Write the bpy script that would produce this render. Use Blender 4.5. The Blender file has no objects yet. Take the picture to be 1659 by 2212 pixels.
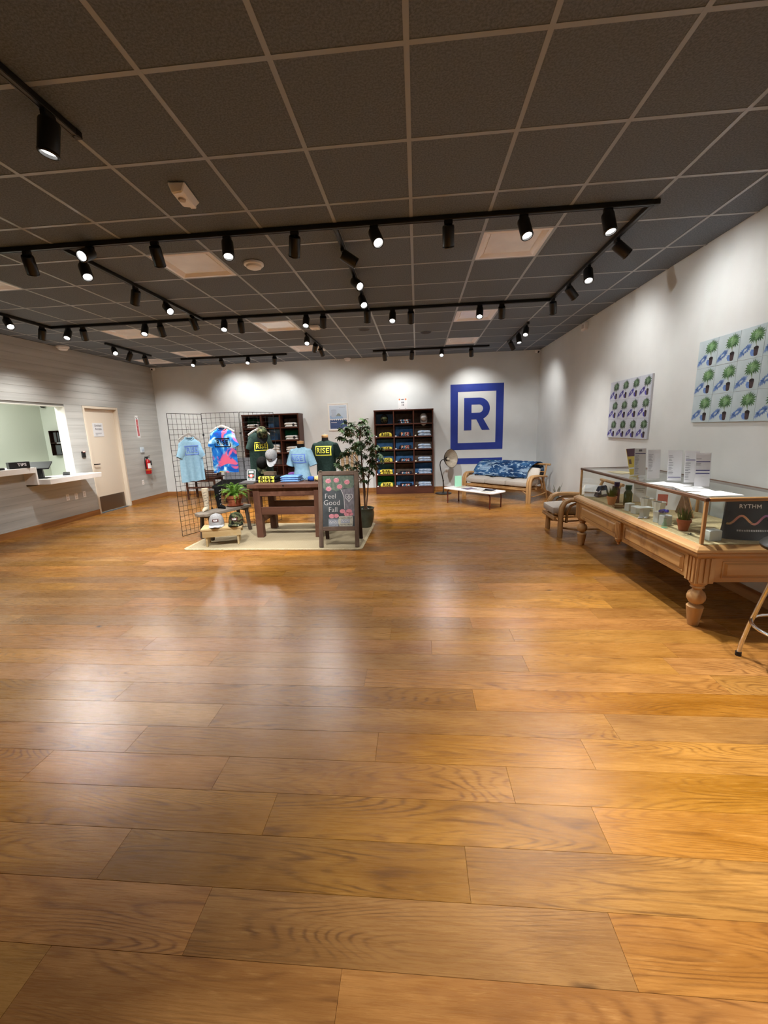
import bpy, bmesh, math, random
from mathutils import Vector, Matrix
S = bpy.context.scene
COL = S.collection
PI = math.pi
R = math.radians
random.seed(7)

# ------------------------------------------------------------ camera, world, exposure
HC = 1.51                      # camera height
FPX = 881.03                   # focal length in pixels of a 1659 x 2212 frame
cam = bpy.data.cameras.new('camera')
cam.sensor_fit = 'VERTICAL'; cam.sensor_height = 36.0; cam.sensor_width = 27.0
cam.lens = FPX / 2212.0 * 36.0
cam.clip_start = 0.02; cam.clip_end = 60
camo = bpy.data.objects.new('camera', cam); COL.objects.link(camo)
_p, _y, _r = -.200772935, -.0852034684, -.0315516861
fw = Vector((math.sin(_y)*math.cos(_p), math.cos(_y)*math.cos(_p), math.sin(_p)))
rt = Vector((math.cos(_y), -math.sin(_y), 0)); upv = rt.cross(fw)
rt2 = rt*math.cos(_r) + upv*math.sin(_r); up2 = -rt*math.sin(_r) + upv*math.cos(_r)
M = Matrix((rt2, up2, -fw)).transposed().to_4x4(); M.translation = (0, 0, HC)
camo.matrix_world = M
S.camera = camo
w = bpy.data.worlds.new('world'); S.world = w; w.use_nodes = True
w.node_tree.nodes['Background'].inputs[0].default_value = (.9, .95, 1, 1)
w.node_tree.nodes['Background'].inputs[1].default_value = .02
S.view_settings.view_transform = 'Standard'; S.view_settings.look = 'None'
S.view_settings.gamma = 1; S.view_settings.use_curve_mapping = False
S.view_settings.exposure = 2.4
SPOT_W = 62.0                  # power of one track head
SPOT_COL = (1.0, .975, .93)

XL, XR, YB, YF, H = -6.42, 2.79, 9.93, -3.2, 3.14   # room: left, right, back, rear, ceiling
GX, GY, G = -.0213, 2.1342, .6096                   # ceiling grid origin and pitch

# ------------------------------------------------------------ colours and materials
def lin(c):
    return tuple(((v/255)/12.92 if v/255 <= .04045 else ((v/255+.055)/1.055)**2.4) for v in c)
_m = {}
def mat(name, col, rough=.5, metal=0, emit=None, es=1, spec=.5, alpha=1, coat=0):
    if name in _m: return _m[name]
    m = bpy.data.materials.new(name); m.use_nodes = True
    b = m.node_tree.nodes['Principled BSDF']
    b.inputs['Base Color'].default_value = (*lin(col), 1)
    b.inputs['Roughness'].default_value = rough; b.inputs['Metallic'].default_value = metal
    b.inputs['Specular IOR Level'].default_value = spec
    b.inputs['Coat Weight'].default_value = coat
    if emit:
        b.inputs['Emission Color'].default_value = (*emit, 1); b.inputs['Emission Strength'].default_value = es
    _m[name] = m
    return m
class NT:
    def __init__(s, m): s.t = m.node_tree; s.b = s.t.nodes['Principled BSDF']
    def n(s, ty, **kw):
        o = s.t.nodes.new(ty)
        for k, v in kw.items():
            if k.startswith('i_'):
                o.inputs[k[2:].replace('_', ' ')].default_value = v
            else: setattr(o, k, v)
        return o
    def l(s, a, b): s.t.links.new(a, b)
    def ramp(s, fac, stops):
        r = s.n('ShaderNodeValToRGB'); e = r.color_ramp.elements
        while len(e) < len(stops): e.new(.5)
        for el, (p, c) in zip(e, stops):
            el.position = p; el.color = (*lin(c), 1) if len(c) == 3 else c
        s.l(fac, r.inputs[0]); return r.outputs[0]
    def mix(s, fac, a, b, mode='MIX'):
        x = s.n('ShaderNodeMix', data_type='RGBA', blend_type=mode)
        for v, i in ((fac, 0), (a, 6), (b, 7)):
            if hasattr(v, 'is_linked') or hasattr(v, 'links'): s.l(v, x.inputs[i])
            else: x.inputs[i].default_value = v if i == 0 else ((*v, 1) if len(v) == 3 else v)
        return x.outputs[2]
    def math(s, op, a, b=0):
        x = s.n('ShaderNodeMath', operation=op)
        for i, v in enumerate((a, b)):
            if hasattr(v, 'links'): s.l(v, x.inputs[i])
            else: x.inputs[i].default_value = v
        return x.outputs[0]
def noisy(name, c1, c2, scale=(20, 20, 20), rough=.6, bump=0, det=4, metal=0, spec=.4, lo=.35, hi=.65):
    """two-tone material broken up by object-space noise"""
    if name in _m: return _m[name]
    m = mat(name, c1, rough, metal, spec=spec); t = NT(m)
    tc = t.n('ShaderNodeTexCoord'); mp = t.n('ShaderNodeMapping'); mp.inputs['Scale'].default_value = scale
    t.l(tc.outputs['Object'], mp.inputs[0])
    nz = t.n('ShaderNodeTexNoise', i_Scale=1.0, i_Detail=float(det)); t.l(mp.outputs[0], nz.inputs['Vector'])
    t.l(t.ramp(nz.outputs[0], [(lo, c1), (hi, c2)]), t.b.inputs['Base Color'])
    if bump:
        bp = t.n('ShaderNodeBump', i_Strength=bump, i_Distance=.01); t.l(nz.outputs[0], bp.inputs['Height']); t.l(bp.outputs[0], t.b.inputs['Normal'])
    return m
def glass(name, tint=(.96, .985, .97), ior=1.45):
    if name in _m: return _m[name]
    m = bpy.data.materials.new(name); m.use_nodes = True; nt = m.node_tree; nt.nodes.clear()
    o = nt.nodes.new('ShaderNodeOutputMaterial'); tr = nt.nodes.new('ShaderNodeBsdfTransparent'); gl = nt.nodes.new('ShaderNodeBsdfGlossy')
    # thin sheet: reflection by facing angle (Schlick), the same on both sides of the pane
    lw = nt.nodes.new('ShaderNodeLayerWeight'); lw.inputs[0].default_value = .5; pw_ = nt.nodes.new('ShaderNodeMath'); pw_.operation = 'POWER'; pw_.inputs[1].default_value = 5.
    f0 = ((ior-1)/(ior+1))**2; ma = nt.nodes.new('ShaderNodeMath'); ma.operation = 'MULTIPLY_ADD'; ma.inputs[1].default_value = 1-f0; ma.inputs[2].default_value = f0; mx = nt.nodes.new('ShaderNodeMixShader')
    tr.inputs[0].default_value = (*tint, 1); gl.inputs['Roughness'].default_value = .02
    nt.links.new(lw.outputs['Facing'], pw_.inputs[0]); nt.links.new(pw_.outputs[0], ma.inputs[0])
    nt.links.new(ma.outputs[0], mx.inputs[0]); nt.links.new(tr.outputs[0], mx.inputs[1]); nt.links.new(gl.outputs[0], mx.inputs[2]); nt.links.new(mx.outputs[0], o.inputs[0])
    _m[name] = m; return m

def floor_material():
    m = mat('oak floor', (190, 135, 76), .3); t = NT(m)
    tc = t.n('ShaderNodeTexCoord'); at = t.n('ShaderNodeAttribute', attribute_name='rnd')
    off = t.n('ShaderNodeVectorMath', operation='SCALE'); t.l(at.outputs['Vector'], off.inputs[0]); off.inputs['Scale'].default_value = 37.0
    ad = t.n('ShaderNodeVectorMath', operation='ADD'); t.l(tc.outputs['Object'], ad.inputs[0]); t.l(off.outputs[0], ad.inputs[1])
    def ns(scale, det=3., dist=0., rough=.5):
        mp = t.n('ShaderNodeMapping'); mp.inputs['Scale'].default_value = scale; t.l(ad.outputs[0], mp.inputs[0])
        n = t.n('ShaderNodeTexNoise', i_Scale=1., i_Detail=det, i_Distortion=dist, i_Roughness=rough); t.l(mp.outputs[0], n.inputs['Vector']); return n.outputs[0]
    wob = ns((5., 60., 1), 3., 0., .6)
    field = t.math('ADD', ns((.62, 4.6, 1), 1.2, .35), t.math('MULTIPLY', wob, .020))
    rings = t.math('SINE', t.math('MULTIPLY', field, 250.))
    rings = t.math('ADD', t.math('MULTIPLY', rings, .5), .5)
    rings = t.math('POWER', rings, 3.2)
    brk = t.ramp(ns((3.5, 34., 1), 4., 0., .7), [(.34, (40, 40, 40)), (.62, (255, 255, 255))])
    pm = t.math('MULTIPLY', t.math('MULTIPLY', rings, brk), t.ramp(ns((.9, 6., 1), 2.), [(.32, (0, 0, 0)), (.54, (255, 255, 255))]))
    fib = ns((9., 190., 1), 5., .1, .7)
    blot = ns((1.6, 6., 1), 4., .6)
    fleck = ns((14., 90., 1), 3., 0., .6)
    base = t.mix(t.ramp(blot, [(.32, (0, 0, 0)), (.68, (255, 255, 255))]), lin((140, 96, 50)), lin((176, 128, 74)))
    base = t.mix(t.math('MULTIPLY', t.ramp(fleck, [(.55, (0, 0, 0)), (.72, (255, 255, 255))]), .3), base, lin((200, 154, 96)))
    base = t.mix(t.math('MULTIPLY', pm, .74), base, lin((88, 54, 28)))
    base = t.mix(t.math('MULTIPLY', t.ramp(fib, [(.40, (255, 255, 255)), (.58, (0, 0, 0))]), .36), base, lin((130, 88, 48)))
    smoke = t.ramp(ns((2.2, 9., 1), 3., 1.2), [(.60, (0, 0, 0)), (.78, (255, 255, 255))])
    base = t.mix(t.math('MULTIPLY', smoke, .4), base, lin((112, 74, 44)))
    # knots: sparse dark spots
    vo = t.n('ShaderNodeTexVoronoi', i_Scale=1.0); mpv = t.n('ShaderNodeMapping'); mpv.inputs['Scale'].default_value = (1.5, 2.6, 1); t.l(ad.outputs[0], mpv.inputs[0])
    wv = t.n('ShaderNodeVectorMath', operation='ADD'); nn = t.n('ShaderNodeTexNoise', i_Scale=9., i_Detail=2.); t.l(ad.outputs[0], nn.inputs['Vector'])
    sc = t.n('ShaderNodeVectorMath', operation='SCALE'); sc.inputs['Scale'].default_value = .12; t.l(nn.outputs['Color'], sc.inputs[0])
    t.l(mpv.outputs[0], wv.inputs[0]); t.l(sc.outputs[0], wv.inputs[1]); t.l(wv.outputs[0], vo.inputs['Vector'])
    sepc = t.n('ShaderNodeSeparateColor'); t.l(vo.outputs['Color'], sepc.inputs[0])
    gate = t.math('GREATER_THAN', sepc.outputs[0], .55)
    kn = t.math('MULTIPLY', t.ramp(vo.outputs['Distance'], [(.025, (255, 255, 255)), (.07, (90, 90, 90)), (.22, (0, 0, 0))]), gate)
    base = t.mix(t.math('MULTIPLY', kn, .88), base, lin((52, 30, 18)))
    hs = t.n('ShaderNodeHueSaturation'); t.l(base, hs.inputs['Color'])
    sep = t.n('ShaderNodeSeparateXYZ'); t.l(at.outputs['Vector'], sep.inputs[0])
    t.l(t.math('ADD', t.math('MULTIPLY', sep.outputs[0], .34), .86), hs.inputs['Value'])
    t.l(t.math('ADD', t.math('MULTIPLY', sep.outputs[1], .12), 1.0), hs.inputs['Saturation'])
    t.l(t.math('ADD', t.math('MULTIPLY', sep.outputs[2], .009), .4955), hs.inputs['Hue'])
    t.l(hs.outputs[0], t.b.inputs['Base Color'])
    t.l(t.math('ADD', t.math('MULTIPLY', fib, .16), .20), t.b.inputs['Roughness'])
    bp = t.n('ShaderNodeBump', i_Strength=.12, i_Distance=.004); t.l(fib, bp.inputs['Height']); t.l(bp.outputs[0], t.b.inputs['Normal'])
    t.b.inputs['Specular IOR Level'].default_value = .2
    return m
def wood(name, c1, c2, axis=0, scale=6., rough=.5, wear=None, stretch=14., lo=.35, hi=.65):
    """straight grained wood, grain along the given axis of the object's own space"""
    if name in _m: return _m[name]
    m = mat(name, c1, rough, spec=.35); t = NT(m)
    tc = t.n('ShaderNodeTexCoord'); mp = t.n('ShaderNodeMapping')
    s = [scale*stretch]*3; s[axis] = scale; mp.inputs['Scale'].default_value = s
    t.l(tc.outputs['Object'], mp.inputs[0])
    nz = t.n('ShaderNodeTexNoise', i_Scale=.35, i_Detail=5., i_Distortion=.4); t.l(mp.outputs[0], nz.inputs['Vector'])
    c = t.ramp(nz.outputs[0], [(lo, c1), (hi, c2)])
    if wear:
        n2 = t.n('ShaderNodeTexNoise', i_Scale=3.2, i_Detail=6., i_Roughness=.7); t.l(tc.outputs['Object'], n2.inputs['Vector'])
        c = t.mix(t.ramp(n2.outputs[0], [(.52, (0, 0, 0)), (.68, (255, 255, 255))]), c, lin(wear))
    t.l(c, t.b.inputs['Base Color'])
    bp = t.n('ShaderNodeBump', i_Strength=.15, i_Distance=.004); t.l(nz.outputs[0], bp.inputs['Height']); t.l(bp.outputs[0], t.b.inputs['Normal'])
    return m

# ------------------------------------------------------------ mesh building helpers
class MB:
    def __init__(s): s.v = []; s.f = []; s.mi = []; s.c = 0
    def face(s, idx, mi=None): s.f.append(tuple(idx)); s.mi.append(s.c if mi is None else mi)
    def add(s, vs): n = len(s.v); s.v += [tuple(v) for v in vs]; return n
    def box(s, x0, y0, z0, x1, y1, z1):
        if x0 > x1: x0, x1 = x1, x0
        if y0 > y1: y0, y1 = y1, y0
        if z0 > z1: z0, z1 = z1, z0
        n = s.add([(x0,y0,z0),(x1,y0,z0),(x1,y1,z0),(x0,y1,z0),(x0,y0,z1),(x1,y0,z1),(x1,y1,z1),(x0,y1,z1)])
        for q in ((3,2,1,0),(4,5,6,7),(0,1,5,4),(1,2,6,5),(2,3,7,6),(3,0,4,7)): s.face([n+i for i in q])
        return s
    def hexa(s, b, t):
        n = s.add(list(b)+list(t))
        for q in ((3,2,1,0),(4,5,6,7),(0,1,5,4),(1,2,6,5),(2,3,7,6),(3,0,4,7)): s.face([n+i for i in q])
        return s
    def bar(s, a, b, w, h, up=(0, 0, 1)):
        a = Vector(a); b = Vector(b); d = (b-a).normalized(); u = Vector(up)
        if abs(d.dot(u)) > .95: u = Vector((0, 1, 0))
        r = d.cross(u).normalized(); u = r.cross(d)
        e = [-r*w/2-u*h/2, r*w/2-u*h/2, r*w/2+u*h/2, -r*w/2+u*h/2]
        return s.hexa([a+k for k in e], [b+k for k in e])
    def quad(s, a, b, c, d): n = s.add([a, b, c, d]); s.face((n, n+1, n+2, n+3)); return s
    def poly(s, pts): n = s.add(pts); s.face(range(n, n+len(pts))); return s
    def prism(s, pts, d):
        """closed polygon (3D points) extruded by vector d"""
        d = Vector(d); k = len(pts); n = s.add(pts); s.add([Vector(p)+d for p in pts])
        s.face([n+i for i in range(k)][::-1]); s.face([n+k+i for i in range(k)])
        for i in range(k): j = (i+1) % k; s.face((n+i, n+j, n+k+j, n+k+i))
        return s
    def lathe(s, prof, seg=16, cx=0, cy=0, cap=True):
        n0 = len(s.v)
        for r, z in prof:
            for k in range(seg):
                a = 2*PI*k/seg; s.v.append((cx+r*math.cos(a), cy+r*math.sin(a), z))
        for i in range(len(prof)-1):
            for k in range(seg):
                j = (k+1) % seg; a = n0+i*seg
                s.face((a+k, a+j, a+seg+j, a+seg+k))
        if cap:
            if prof[0][0] > 1e-5: s.face([n0+k for k in range(seg)][::-1])
            if prof[-1][0] > 1e-5: s.face([n0+(len(prof)-1)*seg+k for k in range(seg)])
        return s
    def loft(s, rings, cap=True, closed=True):
        n0 = len(s.v); k = len(rings[0])
        for r in rings: s.v += [tuple(p) for p in r]
        for i in range(len(rings)-1):
            for q in range(k if closed else k-1):
                j = (q+1) % k; a = n0+i*k
                s.face((a+q, a+j, a+k+j, a+k+q))
        if cap and closed:
            s.face([n0+q for q in range(k)][::-1]); s.face([n0+(len(rings)-1)*k+q for q in range(k)])
        return s
    def tube(s, pts, r, seg=8, cap=True, closed=False):
        pts = [Vector(p) for p in pts]; n = len(pts); rr = r if isinstance(r, (list, tuple)) else [r]*n
        rings = []; pu = None
        for i, p in enumerate(pts):
            a = pts[i-1] if (i > 0 or closed) else pts[i]; b = pts[(i+1) % n] if (i < n-1 or closed) else pts[i]
            d = (b-a).normalized()
            if pu is None:
                pu = Vector((0, 0, 1)) if abs(d.z) < .9 else Vector((0, 1, 0))
            x = d.cross(pu).normalized(); pu = x.cross(d)
            rings.append([p + x*rr[i]*math.cos(2*PI*k/seg) + pu*rr[i]*math.sin(2*PI*k/seg) for k in range(seg)])
        if closed: rings.append(rings[0])
        return s.loft(rings, cap and not closed)
    def ball(s, c, r, seg=12, rings=8):
        c = Vector(c); rr = r if isinstance(r, (tuple, list)) else (r, r, r)
        L = []
        for i in range(rings+1):
            t = -PI/2+PI*i/rings; q = max(math.cos(t), 1e-4)
            L.append([c+Vector((rr[0]*q*math.cos(2*PI*k/seg), rr[1]*q*math.sin(2*PI*k/seg), rr[2]*math.sin(t))) for k in range(seg)])
        return s.loft(L)
    def xf(s, m, start=0):
        for i in range(start, len(s.v)): s.v[i] = tuple(m @ Vector(s.v[i]))
        return s
    def merge(s, o, m=None):
        n = len(s.v); s.v += [tuple(m @ Vector(v)) if m else v for v in o.v]
        for f, k in zip(o.f, o.mi): s.f.append(tuple(i+n for i in f)); s.mi.append(k)
        return s
def mesh(name, mb, mats, smooth=0, bevel=0, bseg=1):
    me = bpy.data.meshes.new(name)
    me.from_pydata(mb.v, [], mb.f)
    for m in (mats if isinstance(mats, (list, tuple)) else [mats]): me.materials.append(m)
    me.polygons.foreach_set('material_index', mb.mi)
    bm = bmesh.new(); bm.from_mesh(me)
    bmesh.ops.recalc_face_normals(bm, faces=bm.faces)
    if bevel:
        ed = [e for e in bm.edges if len(e.link_faces) == 2 and e.calc_face_angle() > .6]
        bmesh.ops.bevel(bm, geom=ed, offset=bevel, segments=bseg, affect='EDGES', profile=.5, clamp_overlap=True)
    if smooth:
        for f in bm.faces: f.smooth = True
        for e in bm.edges:
            if len(e.link_faces) == 2 and e.calc_face_angle() > R(smooth): e.smooth = False
    bm.to_mesh(me); bm.free()
    return me
def link(name, me, parent=None, loc=(0, 0, 0), rot=(0, 0, 0)):
    o = bpy.data.objects.new(name, me); COL.objects.link(o); o.location = loc; o.rotation_euler = rot
    if parent: o.parent = parent
    return o
def obj(name, mb, mats, parent=None, loc=(0, 0, 0), rot=(0, 0, 0), smooth=0, bevel=0, bseg=1, label=None):
    o = link(name, mesh(name, mb, mats, smooth, bevel, bseg), parent, loc, rot)
    if label: o['label'] = label
    return o
def tag(o, label=None, cat=None, group=None, kind=None):
    for k, v in (('label', label), ('category', cat), ('group', group), ('kind', kind)):
        if v: o[k] = v
    return o
def thing(name, label, cat, loc=(0, 0, 0), rz=0, group=None, rot=None):
    o = bpy.data.objects.new(name, None); COL.objects.link(o); o.empty_display_size = .1
    o.location = loc; o.rotation_euler = rot if rot else (0, 0, rz)
    return tag(o, label, cat, group)
def copy_tree(o, parent=None):
    c = o.copy(); COL.objects.link(c)
    if parent: c.parent = parent
    for ch in list(o.children): copy_tree(ch, c)
    return c
def place(proto, used, loc, rz, label, group=None):
    o = proto if not used else copy_tree(proto)
    o.location = loc; o.rotation_euler = (0, 0, rz); o['label'] = label
    if group: o['group'] = group
    return o
_tx = {}
def text_mb(s, size, bold=.0, align='CENTER', space=1.0):
    """flat text in the xz plane, facing -y, centred on the origin"""
    key = (s, bold, align, space)
    if key not in _tx:
        c = bpy.data.curves.new('lettering', 'FONT'); c.body = s; c.size = 1; c.align_x = align; c.align_y = 'CENTER'; c.offset = bold; c.resolution_u = 3; c.space_character = space
        o = bpy.data.objects.new('lettering', c); COL.objects.link(o)
        dg = bpy.context.evaluated_depsgraph_get(); dg.update()
        me = bpy.data.meshes.new_from_object(o.evaluated_get(dg))
        _tx[key] = ([tuple(v.co) for v in me.vertices], [tuple(p.vertices) for p in me.polygons])
        bpy.data.objects.remove(o); bpy.data.curves.remove(c); bpy.data.meshes.remove(me)
    vs, fs = _tx[key]; mb = MB()
    mb.v = [(x*size, 0, y*size) for x, y, z in vs]
    for f in fs: mb.face(f)
    return mb
def outline(pts2, holes=(), th=.0):
    """filled 2D shape with holes -> flat MB in the xz plane facing -y"""
    c = bpy.data.curves.new('shape', 'CURVE'); c.dimensions = '2D'; c.fill_mode = 'BOTH'
    for ps in [pts2]+list(holes):
        sp = c.splines.new('POLY'); sp.points.add(len(ps)-1); sp.use_cyclic_u = True
        for p, q in zip(sp.points, ps): p.co = (q[0], q[1], 0, 1)
    o = bpy.data.objects.new('shape', c); COL.objects.link(o)
    dg = bpy.context.evaluated_depsgraph_get(); dg.update()
    me = bpy.data.meshes.new_from_object(o.evaluated_get(dg)); mb = MB()
    mb.v = [(v.co.x, 0, v.co.y) for v in me.vertices]
    for p in me.polygons: mb.face(tuple(p.vertices))
    bpy.data.objects.remove(o); bpy.data.curves.remove(c); bpy.data.meshes.remove(me)
    return mb
def frame_mb(w, h, t):
    """flat rectangular ring in the xz plane centred on the origin"""
    mb = MB()
    for x0, z0, x1, z1 in ((-w/2, h/2-t, w/2, h/2), (-w/2, -h/2, w/2, -h/2+t), (-w/2, -h/2+t, -w/2+t, h/2-t), (w/2-t, -h/2+t, w/2, h/2-t)):
        mb.quad((x0, 0, z0), (x1, 0, z0), (x1, 0, z1), (x0, 0, z1))
    return mb
T4 = Matrix.Translation
def Rz(a): return Matrix.Rotation(a, 4, 'Z')
def Rx(a): return Matrix.Rotation(a, 4, 'X')
def Ry(a): return Matrix.Rotation(a, 4, 'Y')

# ------------------------------------------------------------ shared materials
WALLW = noisy('white wall paint', (224, 228, 229), (229, 233, 234), (3, 3, 3), .6, spec=.25)
GREYB = noisy('grey painted boards', (182, 183, 180), (198, 199, 196), (1.2, .8, 14), .55, .25)
GREENW = mat('pale green wall paint', (220, 224, 213), .6, spec=.25)
WHITE = mat('white gloss paint', (232, 229, 223), .35)
CREAM = mat('cream door paint', (226, 214, 196), .4)
BLACK = mat('black metal', (14, 14, 16), .38)
BLACKP = mat('black plastic', (18, 18, 20), .45)
TILE = noisy('dark ceiling tile', (100, 108, 118), (120, 128, 138), (90, 90, 90), .85, .35, 2, spec=.15)
TEE = mat('brown grey ceiling tee', (156, 162, 170), .35, spec=.5)
OAK = floor_material()
BASEW = wood('oak baseboard', (150, 100, 56), (178, 126, 76), 0, 3., .4)
CHROME = mat('chrome', (225, 225, 228), .12, 1)
STEEL = mat('brushed steel', (150, 140, 130), .35, 1)
PAPER = mat('white paper', (240, 240, 242), .6)
INK = mat('dark print', (40, 40, 48), .6)
GREYINK = mat('grey print', (120, 122, 128), .6)
NAVYINK = mat('navy print', (44, 48, 110), .6)
PLASTW = mat('white plastic', (246, 245, 246), .4)
GLASS = glass('clear glass')
ACRYL = glass('clear acrylic', (.97, .975, .98), 1.4)
ROPE = noisy('jute weave', (150, 132, 100), (186, 168, 134), (160, 60, 60), .9, .5)

# ------------------------------------------------------------ setting: floor
def plank_layout():
    known = {-1: [-1.131, -.236], 0: [-.716, .575], 1: [.152], 2: [-.615, .674], 3: [-1.816, -.913, .378], 4: [-.216, .771], 5: [-1.122, .96], 6: [.30, -1.795],
             7: [1.73, -.34, -2.425], 8: [1.565, .677, -1.41], 9: [.08, -2.006], 10: [.672, -.22, -2.32], 11: [.401, -1.7], 13: [1.594], 14: [.672]}
    rng = random.Random(3); rows = []
    for k in range(-22, 49):
        y0 = .868+k*.1855; y1 = min(y0+.1855, YB)
        if y0 < YF: continue
        js = sorted(known.get(k, [rng.uniform(-2, 1)]))
        while js[-1] < XR-.5: js.append(js[-1]+rng.uniform(1.1, 1.95))
        while js[0] > XL+.5: js.insert(0, js[0]-rng.uniform(1.1, 1.95))
        xs = [XL]+[x for x in js if XL+.25 < x < XR-.25]+[XR]
        rows.append((k, y0, y1, xs))
    return rows
fl = obj('floor', MB().box(XL-.02, YF, -.08, XR+.02, YB, -.013), mat('subfloor', (40, 28, 18), .9)); tag(fl, 'wide oak plank floor of the shop', kind='structure')
def set_rnd(me, vals):
    a = me.attributes.new('rnd', 'FLOAT_VECTOR', 'FACE')
    flat = []
    for v in vals: flat += list(v)
    a.data.foreach_set('vector', flat)
rng = random.Random(11)
far = MB(); farv = []
for k, y0, y1, xs in plank_layout():
    for a, b in zip(xs, xs[1:]):
        rv = (rng.random(), rng.random(), rng.random())
        g = .0003; e = .0007
        if -4 <= k <= 33 and y1 > .2:
            mb = MB(); x0, x1, p0, p1 = a+g, b-g, y0+g, y1-g
            n = mb.add([(x0, p0, -.012), (x1, p0, -.012), (x1, p1, -.012), (x0, p1, -.012), (x0, p0, -e), (x1, p0, -e), (x1, p1, -e), (x0, p1, -e),
                        (x0+e, p0+e, 0), (x1-e, p0+e, 0), (x1-e, p1-e, 0), (x0+e, p1-e, 0)])
            for q in ((0,1,5,4),(1,2,6,5),(2,3,7,6),(3,0,4,7),(4,5,9,8),(5,6,10,9),(6,7,11,10),(7,4,8,11),(8,9,10,11)): mb.face([n+i for i in q])
            me = mesh('floor_plank', mb, OAK); set_rnd(me, [rv]*9); link('floor_plank', me, fl)
        else:
            n0 = len(far.f); far.box(a+g, y0+g, -.012, b-g, y1-g, 0); farv += [rv]*6
me = mesh('far_planks', far, OAK); set_rnd(me, farv); tag(link('far_planks', me, fl), kind='stuff')

# ------------------------------------------------------------ setting: ceiling
ce = obj('ceiling', MB().box(XL-.1, YF, H+.03, XR+.1, YB+.1, H+.1), mat('plenum', (30, 28, 26), .9)); tag(ce, 'dark suspended tile ceiling with a pale square grid', kind='structure')
TROFF = [(1, 3), (-4, 3), (-8, 3), (1, 7), (1, 10), (-4, 7), (-8, 7), (-8, 10), (-4, 10), (-10, 11)]
tm = {}
rear = MB()
for i in range(-11, 5):
    for j in range(-9, 13):
        x0 = max(GX+i*G, XL); x1 = min(GX+(i+1)*G, XR); y0 = max(GY+j*G, YF); y1 = min(GY+(j+1)*G, YB)
        if x1-x0 < .02 or y1-y0 < .02 or (i, j) in TROFF: continue
        key = (round(x1-x0, 3), round(y1-y0, 3))
        if j < -3: rear.box(x0, y0, H+.002, x1, y1, H+.016); continue
        if key not in tm: tm[key] = mesh('ceiling_tile', MB().box(.006, .006, 0, key[0]-.006, key[1]-.006, .015), TILE, bevel=.002)
        link('ceiling_tile', tm[key], ce, (x0, y0, H+.002))
tag(obj('rear_tiles', rear, TILE, ce), kind='stuff')
tw = .013
for i in range(-10, 5):
    obj('main_tee', MB().box(GX+i*G-tw, YF, H-.001, GX+i*G+tw, YB, H+.004), TEE, ce)
for j in range(-8, 13):
    mb = MB()
    for i in range(-11, 5):
        x0 = max(GX+i*G+tw, XL); x1 = min(GX+(i+1)*G-tw, XR)
        if x1 > x0: mb.box(x0, GY+j*G-tw, H-.0005, x1, GY+j*G+tw, H+.004)
    obj('cross_tee', mb, TEE, ce)
PINK = noisy('unlit fixture enamel', (244, 240, 242), (250, 247, 248), (5, 5, 5), .3, spec=.5)
LENS0 = noisy('unlit acrylic lens', (240, 238, 240), (252, 250, 252), (4, 4, 4), .22, spec=.6)
for i, j in TROFF:
    cx, cy = GX+(i+.5)*G, GY+(j+.5)*G; a = G/2-.014; b = a-.075
    names = {(1, 3): 'nearest right one, ahead of the long front track', (-4, 3): 'between the front track and the round smoke detector', (-8, 3): 'cut by the left edge of the photo',
             (1, 7): 'just behind the second cross track, right side', (1, 10): 'nearest the back wall, above the blue letter sign', (-4, 7): 'just behind the second cross track, middle',
             (-8, 7): 'behind the left corner of the track grid', (-8, 10): 'left of two near the back wall track', (-4, 10): 'behind the short middle track', (-10, 11): 'in the far left corner of the ceiling'}
    t = thing('ceiling_light_panel', 'unlit square recessed light panel, '+names[(i, j)], 'ceiling light', (cx, cy, H), group='square ceiling light panels')
    fr = MB(); mid = a-.03
    for sx, sy in ((1, 0), (-1, 0), (0, 1), (0, -1)):
        def P(d, h, k): return (d*sx+h*k*(sy), d*sy+h*k*(sx), 0)
        def Q(d, z, k): return (d*sx+d*k*abs(sy), d*sy+d*k*abs(sx), z)
        fr.quad(Q(a, -.002, -1), Q(a, -.002, 1), Q(mid, -.004, 1), Q(mid, -.004, -1))
        fr.quad(Q(mid, -.004, -1), Q(mid, -.004, 1), Q(b, .028, 1), Q(b, .028, -1))
        fr.quad(Q(a, -.002, -1), Q(a, -.002, 1), Q(a, .028, 1), Q(a, .028, -1))
    obj('frame', fr, PINK, t)
    obj('lens', MB().box(-b-.002, -b-.002, .018, b+.002, b+.002, .028), LENS0, t)

# ------------------------------------------------------------ setting: walls
wb = obj('wall_back', MB().box(XL-.1, YB, 0, XR+.1, YB+.1, H+.03), WALLW); tag(wb, 'white back wall behind the shelves', kind='structure')
wr = obj('wall_right', MB().box(XR, YF, 0, XR+.1, YB, H+.03), WALLW); tag(wr, 'white right wall behind the display case', kind='structure')
wf = obj('wall_rear', MB().box(XL-.1, YF-.1, 0, XR+.1, YF, H+.03), WALLW); tag(wf, 'white wall behind the viewer', kind='structure')
OY0, OY1, OZ0, OZ1 = 2.6, 7.20, .80, 2.10        # service opening
DY0, DY1, DZ = 7.655, 8.505, 2.085               # door leaf opening
wl = MB(); TH = .17
SY = 6.185; OZU = .975; DF = .043               # the counter step, the higher sill before it, door frame width
for y0, y1, z0, z1 in ((YF, OY0, 0, H+.03), (OY0, SY, 0, OZU), (SY, OY1, 0, OZ0-.03), (OY0, OY1, OZ1, H+.03), (OY1, DY0-DF, 0, H+.03), (DY0-DF, DY1+DF, DZ+DF, H+.03), (DY1+DF, YB, 0, H+.03)):
    wl.box(XL-TH, y0, z0, XL-.012, y1, z1)
wl = obj('wall_left', wl, mat('wall core', (120, 118, 112), .8)); tag(wl, 'grey wall of horizontal boards with the service opening and the door', kind='structure')
bh = .1256; rng = random.Random(5)
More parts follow.
